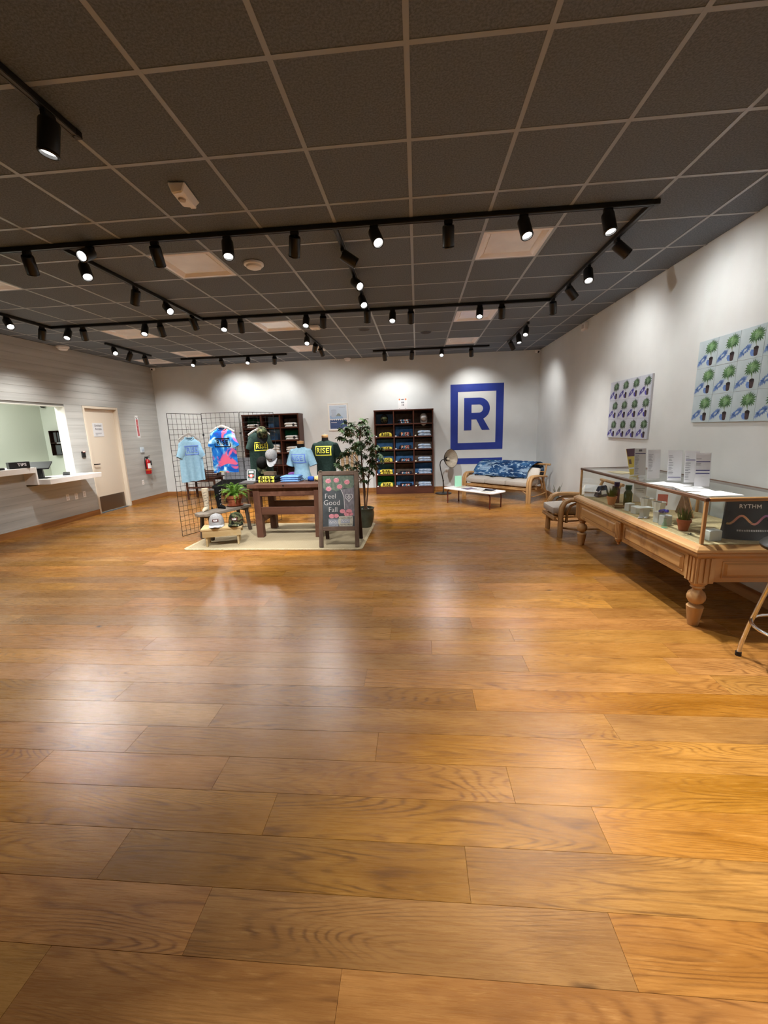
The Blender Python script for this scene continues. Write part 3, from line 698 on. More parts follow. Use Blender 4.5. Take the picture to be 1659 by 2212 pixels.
# ------------------------------------------------------------ wire grid panels
def grid_panel(label, a, b, group, z=.004):
    a = Vector(a); b = Vector(b); W = .607; Hh = 1.82
    rz = math.atan2((b-a).y, (b-a).x)
    t = thing('wire_grid_panel', label, 'display panel', (a.x, a.y, z), rz, group)
    m = BLACK
    for x in (0, W): obj('side_rod', MB().tube([(x, 0, 0), (x, 0, Hh)], .0042, 6), m, t, smooth=60)
    for z in (0, Hh): obj('end_rod', MB().tube([(0, 0, z), (W, 0, z)], .0042, 6), m, t, smooth=60)
    vm = mesh('vertical_wire', MB().tube([(0, 0, 0), (0, 0, Hh)], .0025, 5), m, 60); hm = mesh('horizontal_wire', MB().tube([(0, -.0035, 0), (W, -.0035, 0)], .0025, 5), m, 60)
    for k in range(1, 8): link('vertical_wire', vm, t, (W*k/8, 0, 0))
    for k in range(1, 24): link('horizontal_wire', hm, t, (0, 0, Hh*k/24))
    for z in (.32, 1.5): obj('clip', MB().box(W-.012, -.012, z-.015, W+.012, .008, z+.015), BLACKP, t, bevel=.003)
    return t, rz
P1, r1 = grid_panel('black wire grid panel, leftmost of three, with the pale blue tee', (-3.576, 5.748), (-3.372, 6.305), 'wire grid panels')
P2, r2 = grid_panel('black wire grid panel in the middle, with the tie dye tee', (-3.362, 6.312), (-2.752, 6.305), 'wire grid panels', .0155)
P3, r3 = grid_panel('black wire grid panel on the right, with the dark green tee and caps', (-2.742, 6.312), (-2.375, 6.80), 'wire grid panels', .0155)

HANGM = mat('grey wood hanger', (176, 172, 166), .5)
def hanger(label, loc, rz, w=.40):
    t = thing('hanger', label, 'hanger', loc, rz, 'grey shirt hangers')
    pts = [(-w/2, 0, -.105), (-w*.25, 0, -.045), (0, 0, -.008), (w*.25, 0, -.045), (w/2, 0, -.105)]
    low = [(x*.98, y, z-.030) for x, y, z in pts]
    obj('bar', MB().prism([(x, -.007, z) for x, y, z in pts]+[(x, -.007, z) for x, y, z in low[::-1]], (0, .014, 0)), HANGM, t, bevel=.003)
    obj('hook', MB().tube([(0, 0, -.01), (0, 0, .035), (.018, 0, .05), (.016, .0, .075), (-.004, 0, .082), (-.018, 0, .068)], .0022, 6), CHROME, t, smooth=60)
    return t
def tee(label, cat, loc, rz, m, pm, w=.20, L=.69, folds=.010, group=None, seed=0, sl=1., flat=.032, logo_w=.23, logo_h=.125, logo_z=-.20, loose=None):
    """hanging tee shirt, neck at the origin, front towards -y"""
    t = thing('t_shirt', label, cat, loc, rz, group)
    rg = random.Random(seed); ph = rg.uniform(0, 6)
    def hw(z):
        z = -z
        prof = [(0, .075), (.025, .10), (.055, .155), (.085, .195), (.12, .205), (.25, .198), (.45, .202), (L, .207)]
        for (a, p), (b, q_) in zip(prof, prof[1:]):
            if z <= b: return (p+(q_-p)*(z-a)/(b-a))*w/.2
        return prof[-1][1]*w/.2
    def dep(z): return flat*min(1, .35+(-z)*6)
    def fold(x, z): return folds*max(0, min(1, (-z-.16)*3))*math.sin(x*52*(.2/w)+ph+z*3)
    def front(x, z):
        u = max(-1, min(1, x/hw(z))); return -dep(z)*math.sqrt(max(0, 1-u*u*.97))+fold(x, z)
    zs = [0, -.02, -.045, -.07, -.095, -.13, -.18, -.24, -.3, -.38, -.46, -.54, -.62, -L]
    rings = []; K = 28
    for z in zs:
        r_ = []
        for k in range(K):
            a = 2*PI*k/K; u = -math.cos(a); x = hw(z)*u
            y = (-dep(z) if math.sin(a) > 0 else dep(z))*abs(math.sin(a))+fold(x, z)
            zz = z
            if z > -.05 and math.sin(a) > 0: zz = z-.05*max(0, 1-u*u)**.8*(1+z/.05)
            if z == -L: zz = z+rg.uniform(-.006, .006)
            r_.append((x, y, zz))
        rings.append(r_)
    obj('body', MB().loft(rings, cap=False), m, t, smooth=70)
    for s in (-1, 1):
        p0 = Vector((s*hw(-.09)*.56, 0, -.125)); p1 = Vector((s*(hw(-.09)+.0*sl), .0, -.30)); d = (p1-p0).normalized(); nrm = Vector((-d.z*s, 0, d.x*s)) if False else Vector((0, 1, 0)).cross(d)
        rr = []
        for k_ in range(6):
            f = k_/5; c_ = p0.lerp(p1, f); wd = .078-.012*f; dp = .026+.008*math.sin(f*PI)
            rr.append([c_+nrm*wd*math.cos(2*PI*k/16)+Vector((0, 1, 0))*dp*math.sin(2*PI*k/16) for k in range(16)])
        obj('sleeve', MB().loft(rr, cap=False), m, t, smooth=70)
    nk = []
    for k in range(20):
        a = 2*PI*k/20; u = math.cos(a); zz = .004-(.05*max(0, 1-u*u)**.8 if math.sin(a) < 0 else .012*max(0, 1-u*u))
        nk.append((hw(0)*u*1.0, dep(0)*1.05*math.sin(a), zz))
    obj('collar', MB().tube(nk, .008, 6, closed=True), m, t, smooth=70)
    lm = logo_mb(logo_w, logo_h).xf(T4((0, 0, logo_z)))
    lm = project(lm, front, .0035); obj('logo_print', lm, pm, t)
    return t
n1 = Vector((math.sin(r1), -math.cos(r1), 0)); c1 = Vector((-3.576, 5.748, 0))+Vector((math.cos(r1), math.sin(r1), 0))*.29+n1*.05
hanger('grey hanger holding the pale blue tee on the leftmost grid', (c1.x, c1.y, 1.555), r1)
tee('pale blue tee with periwinkle box print hanging on the leftmost wire grid', 't-shirt', (c1.x, c1.y, 1.475), r1, SKYF, LILAC, seed=1, folds=.016, w=.205, L=.66, logo_w=.25, logo_h=.14, logo_z=-.19)
hanger('grey hanger holding the tie dye tee on the middle grid', (-3.025, 6.255, 1.66), 0)
tee('tie dye tee in blue and pink with black box print on the middle grid', 't-shirt', (-3.025, 6.255, 1.605), 0, TIE, INKB, seed=4, folds=.003, w=.202, L=.69, logo_w=.26, logo_h=.135, logo_z=-.225)
n3 = Vector((math.sin(r3), -math.cos(r3), 0)); c3 = Vector((-2.742, 6.312, 0))+Vector((math.cos(r3), math.sin(r3), 0))*.28+n3*.05
hanger('grey hanger behind the camouflage cap on the right grid', (c3.x, c3.y, 1.60), r3)
g3 = tee('dark green tee with yellow box print hanging on the right wire grid', 't-shirt', (c3.x, c3.y, 1.545), r3, GREENF, YEL, seed=9, folds=.006, w=.205, L=.74, logo_w=.25, logo_h=.14, logo_z=-.25)

# ------------------------------------------------------------ caps
CAMO = mat('camouflage twill', (70, 74, 52), .85, spec=.15); q = NT(CAMO)
tc = q.n('ShaderNodeTexCoord'); n_ = q.n('ShaderNodeTexNoise', i_Scale=14., i_Detail=1., i_Distortion=.6); q.l(tc.outputs['Object'], n_.inputs['Vector'])
r_ = q.n('ShaderNodeValToRGB'); r_.color_ramp.interpolation = 'CONSTANT'; e = r_.color_ramp.elements
for p, c in ((.42, (62, 70, 46)), (.52, (104, 102, 74)), (.60, (54, 42, 30))):
    el = e.new(p); el.color = (*lin(c), 1)
e[0].color = (*lin((26, 26, 22)), 1); e[-1].color = (*lin((54, 42, 30)), 1); q.l(n_.outputs[0], r_.inputs[0]); q.l(r_.outputs[0], q.b.inputs['Base Color'])
GREYC = noisy('grey wool', (150, 150, 152), (168, 168, 170), (60, 60, 60), .9, spec=.1)
LGREYC = noisy('light grey wool', (184, 186, 190), (198, 200, 204), (60, 60, 60), .9, spec=.1)
BLKC = noisy('black mesh', (16, 16, 16), (28, 28, 28), (300, 300, 300), .9, spec=.1)
def cap(label, loc, rot, m, bm_, patch=None, rear=None, sticker=None, group='caps'):
    """baseball cap, opening in the z=0 plane, brim towards -y"""
    t = thing('cap', label, 'cap', loc, 0, group, rot)
    rx, ry, hz = .086, .10, .125
    def ring(f, a0=0, a1=360, n=24):
        z = hz*math.sin(f*PI/2); k = math.cos(f*PI/2)**.62
        return [(rx*k*math.cos(R(a0+(a1-a0)*i/n)), ry*k*math.sin(R(a0+(a1-a0)*i/n))+.0, z*(1-.06*math.sin(R(a0+(a1-a0)*i/n)))) for i in range(n if a1-a0 == 360 else n+1)]
    fs = [0, .12, .25, .4, .55, .7, .82, .92, .98, 1.0]
    if rear:
        obj('crown_front', MB().loft([ring(f, 180, 360) for f in fs], cap=False, closed=False), m, t, smooth=70)
        obj('crown_mesh', MB().loft([ring(f, 0, 180) for f in fs], cap=False, closed=False), rear, t, smooth=70)
    else: obj('crown', MB().loft([ring(f) for f in fs], cap=False), m, t, smooth=70)
    top = [];
    for zofs in (0, -.005):
        for rr in (0, 1):
            row = []
            for i in range(17):
                a = R(200+140*i/16); x = rx*math.cos(a); y = ry*math.sin(a)
                if rr: x *= 1.06; y = y*1.0-.084*(math.sin(R(180*i/16)))**.6
                row.append((x, y, .006+zofs-.020*abs(math.cos(R(180*i/16)))*(1 if rr else .4)))
            top.append(row)
    bmesh_ = MB().loft([top[0], top[1], top[3], top[2]], cap=False, closed=False)
    obj('brim', bmesh_, bm_, t, smooth=50)
    obj('button', MB().ball((0, 0, hz+.002), (.009, .009, .005), 8, 5), m, t, smooth=60)
    if patch:
        def fr(x, z):
            f = 2/PI*math.asin(max(0, min(1, z/hz/1.05))); k = math.cos(f*PI/2)**.62
            return -ry*k*math.sqrt(max(0, 1-(x/(rx*k))**2))
        obj('patch', project(MB().quad((-.034, 0, .045), (.034, 0, .045), (.034, 0, .075), (-.034, 0, .075)), fr, .004, .02), patch, t)
        obj('patch_print', project(text_mb('RISE', .024, .03).xf(T4((0, 0, .06))), fr, .0065, .02), PAPER, t)
    if sticker: obj('sticker', MB().lathe([(.017, 0), (.017, .0012), (0, .0012)], 12, .04, -.135), sticker, t, (0, 0, -.006))
    return t

# ------------------------------------------------------------ benches at the left of the table
GREYW = wood('weathered grey wood', (112, 102, 92), (150, 140, 128), 0, 3., .8, wear=(96, 84, 74))
RAWW = wood('raw pale wood', (176, 152, 108), (204, 182, 138), 0, 3., .7, wear=(190, 172, 140))
DKW = wood('dark weathered wood', (70, 60, 54), (98, 86, 78), 2, 3., .8)
tb = thing('rustic_bench', 'weathered grey plank bench carrying the fern and the sock forms', 'bench', (-2.925, 5.84, 0), math.atan2(.91, .42))
L2 = .43
pts = [(-L2-.03, -.02, .366), (-L2+.03, -.125, .366), (L2-.01, -.135, .366), (L2, .12, .366), (-L2+.05, .135, .366), (-L2-.01, .09, .366)]
obj('seat_plank', MB().prism(pts, (0, 0, .044)), GREYW, tb, bevel=.006)
for x, y in ((L2-.09, -.09), (L2-.09, .09), (-L2+.11, -.085), (-L2+.11, .085)):
    sx = 1 if x > 0 else -1; sy = 1 if y > 0 else -1
    b0 = (x+.02*sx, y+.03*sy, .012); obj('leg', MB().bar(b0, (x, y, .37), .042, .05), DKW, tb, bevel=.006)
for x in (L2-.09, -L2+.11): obj('crossbar', MB().bar((x, -.12, .345), (x, .12, .345), .05, .035), DKW, tb, bevel=.004)
t2 = thing('low_bench', 'low raw pine step bench with two caps on top', 'bench', (-2.72, 5.335, .0095), R(19))
obj('top_board', MB().box(-.265, -.155, .222, .265, .155, .25), RAWW, t2, bevel=.004)
for y in (-.15, .135): obj('apron', MB().box(-.25, y, .13, .25, y+.018, .222), RAWW, t2, bevel=.003)
for x in (-.215, .19):
    for y in (-.128, .075): obj('leg', MB().hexa([(x, y-.012, 0), (x+.025, y-.012, 0), (x+.025, y+.048, 0), (x, y+.048, 0)], [(x, y-.003, .222), (x+.025, y-.003, .222), (x+.025, y+.053, .222), (x, y+.053, .222)]), RAWW, t2, bevel=.003)
ZB = .2605
cap('grey flat brim cap with a small box patch on the low pine bench', (-2.80, 5.335, ZB+.023), (0, 0, R(20)), GREYC, LGREYC, mat('brown patch', (90, 50, 44), .6), sticker=mat('dark green sticker', (38, 58, 40), .5)).scale = (1.18,)*3
cap('camouflage and black mesh cap on the low pine bench', (-2.555, 5.42, ZB+.023), (0, 0, R(12)), CAMO, CAMO, mat('brown patch', (90, 50, 44), .6), rear=BLKC, sticker=mat('silver sticker', (206, 206, 200), .4)).scale = (1.18,)*3
# fern in a terracotta pot
TERRA = noisy('terracotta', (150, 84, 58), (176, 104, 74), (14, 14, 14), .8, spec=.15)
SOIL = noisy('potting soil', (44, 32, 24), (66, 50, 38), (80, 80, 80), .95, .5)
def pot(parent, r0, r1, h, rim, m=TERRA, z0=0):
    return MB().lathe([(r0, z0), (r1-.006, z0+h-rim), (r1+.006, z0+h-rim), (r1+.010, z0+h), (r1-.004, z0+h), (r1-.010, z0+h-.022), (0, z0+h-.022)], 24)
tf = thing('potted_fern', 'green fern in a terracotta pot with saucer on the grey plank bench', 'potted plant', (-2.835, 6.03, .4105))
obj('saucer', MB().lathe([(.10, 0), (.128, .022), (.122, .022), (.098, .006), (0, .006)], 24), TERRA, tf, smooth=40)
obj('pot', pot(tf, .082, .118, .17, .05, z0=.0065), TERRA, tf, smooth=40)
obj('soil', MB().lathe([(.108, .158), (.05, .166), (0, .168)], 20), SOIL, tf, smooth=60)
FERN = noisy('fern green', (70, 112, 34), (120, 160, 58), (9, 9, 9), .6, spec=.25)
def frond(n, L, rise, droop, wd):
    m = MB(); pts = []
    for i in range(n+1):
        f = i/n; pts.append(Vector((L*f, 0, rise*math.sin(f*PI*.62)-droop*f**3)))
    m.tube(pts, [.0022*(1-.7*i/n) for i in range(n+1)], 4)
    for i in range(1, n):
        f = i/n; p = pts[i]; tdir = (pts[i+1]-pts[i-1]).normalized(); w_ = wd*math.sin(PI*min(1, f*.9+.12))**.7
        for s in (-1, 1):
            tip = p+Vector((0, s*w_, -.25*w_))+tdir*w_*.35; a = p+tdir*L/n*.42; b = p-tdir*L/n*.42
            m.poly([b, (b.lerp(tip, .6))+Vector((0, 0, .004)), tip, (a.lerp(tip, .6))+Vector((0, 0, .004)), a])
    return m
fr_me = [mesh('frond', frond(13, .24+.03*k, .13-.02*k, .05+.07*k, .042), FERN, 60) for k in range(3)]
rng = random.Random(4)
for k in range(44):
    a = k*2.399; m_ = 0 if k < 16 else (1 if k < 31 else 2)
    o = link('frond', fr_me[m_], tf, (.03*math.cos(a), .03*math.sin(a), .16), (0, rng.uniform(-.95, -.35) if m_ == 0 else rng.uniform(-.45, .1), a+rng.uniform(-.2, .2)))
    s_ = rng.uniform(.75, 1.08); o.scale = (s_, s_, s_)
# sock forms
def leg_form(label, loc, rz, m, cuff, marks, toe=.0):
    t = thing('sock_form', label, 'sock display', loc, rz, 'sock display forms')
    prof = [(.0, .0, .030), (.02, -.005, .035), (.05, 0, .036), (.10, .004, .034), (.16, .006, .038), (.22, .004, .045), (.28, .002, .047), (.325, 0, .046)]
    rings = [[(r*math.cos(2*PI*k/16), y+r*1.08*math.sin(2*PI*k/16), z) for k in range(16)] for z, y, r in prof]
    obj('sock_leg', MB().loft(rings), m, t, smooth=60)
    obj('foot', MB().loft([[(.030*s*math.cos(2*PI*k/14), y, .026*s+.026*s*math.sin(2*PI*k/14)*1.0) for k in range(14)] for y, s in ((.03, .7), (.01, 1.05), (-.04, 1.15), (-.085, 1.0), (-.12, .7), (-.135, .3))]), m, t, smooth=60)
    obj('cuff', MB().lathe([(.0478, .29), (.0485, .30), (.0485, .327), (.0455, .3285)], 18, cap=False), cuff, t, smooth=60)
    obj('top_disc', MB().lathe([(.045, .325), (.044, .329), (0, .329)], 18), cuff, t, smooth=40)
    mk = MB(); rg = random.Random(8)
    for i in range(6):
        z = .06+.04*i; a0 = -90+rg.uniform(-25, 15)
        for dl in range(3):
            a = R(a0+dl*22); b = R(a0+dl*22+14); rr = .0405 if z < .14 else (.043 if z < .2 else .049)
            mk.quad((rr*math.cos(a), .004+rr*1.08*math.sin(a), z+.003*dl), (rr*math.cos(b), .004+rr*1.08*math.sin(b), z+.004*dl), (rr*math.cos(b), .004+rr*1.08*math.sin(b), z+.012+.004*dl), (rr*math.cos(a), .004+rr*1.08*math.sin(a), z+.010+.003*dl))
    obj('knit_marks', mk, marks, t)
    return t
BEIGES = noisy('beige knit', (196, 184, 160), (212, 200, 178), (80, 80, 160), .9, spec=.1)
leg_form('beige sock on a leg form at the left end of the plank bench', (-3.115, 5.70, .4105), R(5), BEIGES, BEIGES, mat('grey knit marks', (96, 92, 86), .9))
leg_form('black sock on a leg form beside the fern', (-3.0, 5.86, .4105), R(62), BLKC, BLKC, mat('pale knit marks', (170, 168, 172), .9))

# ------------------------------------------------------------ display table
TBW = wood('red brown stained wood', (82, 53, 41), (108, 73, 58), 0, 2.4, .5, wear=(120, 86, 70), stretch=9.)
TBV = wood('red brown stained wood upright', (80, 52, 41), (104, 71, 57), 2, 2.4, .5, wear=(114, 82, 66), stretch=9.)
td = thing('display_table', 'red brown wooden display table on the jute rug', 'table', (-1.86, 5.94, .0095))
tx0, tx1, ty0, ty1, tz = -.56, .56, -.37, .35, .782
for i in range(4):
    y0 = ty0+(ty1-ty0)*i/4; y1 = ty0+(ty1-ty0)*(i+1)/4
    obj('top_board', MB().box(tx0, y0+.001, tz-.055, tx1, y1-.001, tz), TBW, td, bevel=.003)
LX0, LX1, LY0, LY1, lw = -.50, .39, -.335, .225, .098
for x in (LX0, LX1):
    for y in (LY0, LY1):
        s_ = .012 if x < 0 else -.012
        obj('leg', MB().hexa([(x+s_, y, 0), (x+lw+s_, y, 0), (x+lw+s_, y+lw, 0), (x+s_, y+lw, 0)], [(x, y, tz-.055), (x+lw, y, tz-.055), (x+lw, y+lw, tz-.055), (x, y+lw, tz-.055)]), TBV, td, bevel=.005)
for y in (LY0+.012, LY1+.06): obj('apron', MB().box(LX0+lw-.01, y, .61, LX1+.01, y+.025, tz-.056), TBW, td, bevel=.002)
for x in (LX0+.012, LX1+.06): obj('apron', MB().box(x, LY0+lw, .61, x+.025, LY1, tz-.056), TBW, td, bevel=.002)
for y in (LY0+.02, LY1+.02): obj('stretcher', MB().box(LX0+lw-.005, y, .335, LX1+.01, y+.045, .445), TBW, td, bevel=.004)
for x in (LX0+.03, LX1+.03): obj('stretcher', MB().box(x, LY0+lw-.005, .20, x+.04, LY1+.01, .31), TBW, td, bevel=.004)
obj('bolt_hole', MB().lathe([(.013, 0), (.013, .001), (0, .001)], 14).xf(T4((-.03, ty0-.0004, tz-.02)) @ Rx(PI/2)), mat('hole', (8, 5, 4), .9), td)
TT = .7925
t = thing('shelf_board', 'grey painted board lying across the left table edge', 'board', (-2.43, 5.76, TT), R(6)); obj('board', MB().box(-.13, -.14, 0, .075, .16, .028), noisy('charcoal grey paint', (78, 76, 76), (92, 90, 90), (8, 8, 8), .6), t, bevel=.004)
obj('end_band', MB().box(-.134, -.138, .004, -.129, .158, .024), mat('dark grey edge', (58, 56, 58), .6), t)
t = thing('framed_card', 'small white framed card with green and red diamond on the table corner', 'picture frame', (-2.455, 5.83, TT+.0285), R(-8), rot=(R(-12), 0, R(-8)))
obj('frame', MB().box(-.066, 0, 0, .066, .008, .165), PAPER, t, bevel=.002)
obj('print', MB().box(-.056, -.001, .012, .056, .0005, .153), mat('dark green print', (60, 86, 78), .5), t)
di = MB(); di.poly([(0, -.002, .03), (.048, -.002, .075), (.048, -.002, .085), (0, -.002, .10), (-.048, -.002, .085), (-.048, -.002, .075)]); obj('diamond', di, mat('pink red print', (216, 120, 112), .5), t)
obj('ball', MB().lathe([(.018, 0), (.018, .001), (0, .001)], 14).xf(T4((0, -.0025, .075)) @ Rx(PI/2)), PAPER, t)
lb = MB().quad((-.04, -.002, .115), (.04, -.002, .115), (.04, -.002, .142), (-.04, -.002, .142)); obj('title_band', lb, PAPER, t)
lb = MB().quad((-.054, -.0018, .013), (.054, -.0018, .013), (.054, -.0018, .036), (-.054, -.0018, .036)); obj('footer', lb, mat('pale card', (196, 214, 212), .5), t)
lb = MB()
for x in (-.04, -.028, .02, .034): lb.quad((x, -.0022, .017), (x+.009, -.0022, .017), (x+.009, -.0022, .03), (x, -.0022, .03))
obj('small_print', lb, INK, t)

# folded shirts: rounded slabs with the print wrapped round the front fold
def folded_me(w, d, h, seed):
    rg = random.Random(seed); rings = []; K = 12
    for i in range(K+1):
        x = -w/2+w*i/K; e = 1-abs(2*i/K-1)**8*.35; hh = h*e*rg.uniform(.92, 1.05)
        rings.append([(x, -d/2+.004, 0), (x, -d/2-.004, hh*.25), (x, -d/2-.006, hh*.55), (x, -d/2+.004, hh*.88), (x, -d/2+.02, hh), (x, 0, hh*1.04), (x, d/2-.02, hh), (x, d/2, hh*.6), (x, d/2, 0)])
    return mesh('cloth', MB().loft(rings), MAT_T, smooth=60)
MAT_T = SKYF
_fc = {}
def folded(label, loc, rz, m, h=.042, w=.27, d=.24, pm=None, lm=None, group=None, seed=1, name='folded_shirt', rows=1):
    key = (m.name, round(h, 3), w, seed)
    if key not in _fc:
        global MAT_T
        MAT_T = m; _fc[key] = folded_me(w, d, h, seed)
    t = thing(name, label, 'folded shirt', loc, rz, group)
    link('cloth', _fc[key], t)
    if pm: obj('print_panel', MB().loft([[(x, -d/2-.0065, h*.12), (x, -d/2-.0085, h*.5), (x, -d/2-.0035, h*.86), (x, -d/2+.03, h*1.045)] for x in (-w*.40, 0, w*.40)], cap=False, closed=False), pm, t, smooth=60)
    if lm:
        tx = text_mb('RISE', h*1.05, .03, space=1.15)
        sx = w*.62/max(1e-4, max(v[0] for v in tx.v)-min(v[0] for v in tx.v)); tx.v = [(x*sx, y, z) for x, y, z in tx.v]
        obj('print_letters', tx.xf(T4((0, -d/2-.0105, h*.50))), lm, t)
    return t
DARKF = noisy('black cotton', (20, 20, 22), (32, 32, 34), (40, 40, 40), .9, spec=.1)
WHITEF = noisy('white cotton', (226, 226, 226), (240, 240, 240), (30, 30, 30), .9, spec=.1)
BLUEF = noisy('cornflower cotton', (112, 158, 222), (138, 180, 234), (40, 40, 40), .85, spec=.1)
PURPF = noisy('purple cotton', (120, 70, 160), (176, 130, 206), (12, 12, 12), .85, spec=.1)
NAVYF = noisy('navy cotton', (30, 36, 66), (42, 50, 84), (40, 40, 40), .85, spec=.1)
for k in range(2): folded('black tee with yellow box print on the table, %s of the stack' % ('bottom' if k == 0 else 'top'), (-2.205, 5.905, TT+.0445*k), R(-2), DARKF, .043, .30, .22, YEL, INKB, 'yellow print tees on the table', 31+k)
for k in range(3): folded('cornflower blue tee folded on the table, %s of three' % ('bottom', 'middle', 'top')[k], (-1.865, 5.915, TT+.0305*k), R(-2), BLUEF, .029, .27, .22, None, None, 'blue tees on the table', 41+k)
t = thing('eyeglasses', 'dark framed glasses lying beside the blue tees', 'glasses', (-1.655, 5.86, TT+.004), R(20))
for x in (-.032, .032): obj('lens_rim', MB().tube([(x+.027*math.cos(2*PI*k/12), 0, .022+.02*math.sin(2*PI*k/12)) for k in range(12)], .003, 5, closed=True), BLACKP, t, smooth=60)
for x in (-.06, .06): obj('temple', MB().tube([(x, 0, .03), (x, .06, .03), (x*.9, .12, .012)], .0025, 5), BLACKP, t, smooth=60)
for k, (x, c, lab) in enumerate(((-1.56, mat('royal blue knit', (36, 82, 180), .9), 'royal blue and dark patterned'), (-1.465, mat('cream knit', (232, 206, 140), .9), 'cream and black patterned'))):
    t = thing('rolled_sock_pair', '%s sock pair rolled on the table by the chalkboard' % lab, 'socks', (x, 5.86, TT), R(15*k), 'rolled sock pairs')
    obj('roll', MB().loft([[(x_, .036*math.cos(2*PI*i/14)*s_, .036+.036*s_*math.sin(2*PI*i/14)) for i in range(14)] for x_, s_ in ((-.045, .6), (-.04, .95), (0, 1), (.04, .95), (.045, .6))]), c, t, smooth=60)
    mk = MB()
    for q_ in range(5):
        a = R(200+22*q_); x_ = -.03+.013*q_; mk.ball((x_, .037*math.cos(a), .036+.037*math.sin(a)), (.010, .005, .006), 8, 5)
    obj('pattern_spots', mk, INKB, t)
t = thing('cap_stand', 'rough wooden block stand under the tilted grey cap', 'stand', (-2.275, 6.15, TT), R(-6))
obj('block', MB().box(-.085, -.05, 0, .085, .05, .125), wood('driftwood block', (96, 80, 64), (128, 108, 88), 0, 4., .8), t, bevel=.004)
obj('rod', MB().tube([(0, .045, .10), (0, .06, .25), (0, .04, .34)], .007, 8), BLACK, t, smooth=60)
cap('grey cap with pale brim tilted face down on the block stand', (-2.245, 6.20, 1.155), (R(62), 0, R(-2)), GREYC, LGREYC, mat('brown patch', (90, 50, 44), .6), sticker=mat('black sticker', (30, 30, 30), .5))
cp = c3+Vector((math.cos(r3), math.sin(r3), 0))*.0
cap('camouflage cap hung over the collar of the dark green tee', tuple(c3+n3*.09+Vector((0, 0, 1.50))), (R(58), 0, R(22)), CAMO, BLKC)
cap('black cap hung low on the right wire grid', tuple(c3+n3*.10+Vector((-.03, -.05, 1.03))), (R(60), 0, R(14)), BLKC, CAMO)

# ------------------------------------------------------------ dress forms
WOODCAP = wood('pale neck cap wood', (176, 128, 82), (204, 160, 112), 0, 6., .45)
def torso(label, loc, rz, m, pm, female, ht, stand=False):
    t = thing('dress_form', label, 'mannequin', loc, rz, 'dress forms')
    if female: prof = [(0, .150, .105, 0), (.05, .148, .105, 0), (.12, .128, .092, 0), (.18, .118, .086, .002), (.25, .130, .094, -.012), (.32, .150, .118, -.016), (.37, .156, .122, -.018), (.42, .160, .105, -.008), (.455, .158, .085, 0), (.485, .125, .068, .004), (.505, .085, .056, .006), (.515, .064, .052, .006)]
    else: prof = [(0, .165, .112, 0), (.08, .162, .112, 0), (.16, .160, .112, 0), (.24, .168, .118, -.002), (.32, .182, .124, -.006), (.40, .196, .122, -.006), (.45, .200, .106, 0), (.485, .188, .088, .003), (.51, .150, .072, .006), (.53, .095, .058, .006), (.54, .066, .054, .006)]
    k = ht/.60; K = 28
    rings = [[(a*math.cos(2*PI*q_/K), c+b*math.sin(2*PI*q_/K), z*k) for q_ in range(K)] for z, a, b, c in prof]
    top = prof[-1][0]*k
    def at(z):
        z /= k
        for p, q_ in zip(prof, prof[1:]):
            if z <= q_[0]:
                f = (z-p[0])/(q_[0]-p[0]); return [p[i]+(q_[i]-p[i])*f for i in (1, 2, 3)]
        return prof[-1][1:]
    def front(x, z):
        a, b, c = at(z); u = max(-1, min(1, x/a)); return c-b*math.sqrt(max(0, 1-u*u))
    obj('shirt', MB().loft(rings), m, t, smooth=70)
    for s in (-1, 1):
        zs = (.445 if female else .465)*k; a0 = (.135 if female else .168)
        p0 = Vector((s*a0, 0, zs)); p1 = Vector((s*(a0+.072), 0, zs-.21)); d = (p1-p0).normalized(); nr = Vector((0, 1, 0)).cross(d); rr = []
        for i in range(6):
            f = i/5; c_ = p0.lerp(p1, f); wd = .052+.012*f; dp = .062-.012*f
            rr.append([c_+nr*wd*math.cos(2*PI*q_/16)+Vector((0, 1, 0))*dp*math.sin(2*PI*q_/16) for q_ in range(16)])
        sl_ = MB().loft(rr, cap=False); sl_.ball(p0, (.052, .062, .045), 14, 8)
        obj('sleeve', sl_, m, t, smooth=70)
    obj('collar', MB().tube([(.066*math.cos(2*PI*q_/20), .006+.055*math.sin(2*PI*q_/20), top-.004-.012*(1 if math.sin(2*PI*q_/20) < 0 else 0)*abs(math.sin(2*PI*q_/20))) for q_ in range(20)], .007, 6, closed=True), m, t, smooth=70)
    obj('neck', MB().lathe([(.062, top-.02), (.052, top+.02), (.050, top+.05), (0, top+.05)], 20, 0, .006), BLKC, t, smooth=50)
    obj('neck_cap', MB().lathe([(.0505, top+.05), (.052, top+.056), (.052, top+.085), (.046, top+.092), (0, top+.093)], 20, 0, .006), WOODCAP, t, smooth=40)
    obj('knob', MB().ball((0, .006, top+.098), (.014, .014, .010), 10, 6), CHROME, t, smooth=60)
    lz = (.34 if female else .385)*k; lw_, lh = (.25, .135) if female else (.27, .15)
    obj('logo_print', project(logo_mb(lw_, lh).xf(T4((0, 0, lz))), front, .004, .025), pm, t)
    if stand:
        obj('pole', MB().tube([(0, 0, -.80), (0, 0, .02)], .014, 10), BLACK, t, smooth=60); obj('base', MB().lathe([(.15, -loc[2]+.01), (.15, -loc[2]+.018), (.03, -loc[2]+.03), (0, -loc[2]+.03)], 24), BLACK, t, smooth=40)
    return t
torso('dress form in a pale blue tee on the display table', (-1.772, 6.165, TT), R(-16), SKYF, LILAC, True, .565)
torso('dress form in a dark green tee behind the chalkboard', (-1.47, 6.53, .815), R(-10), GREENF, YEL, False, .60, True)

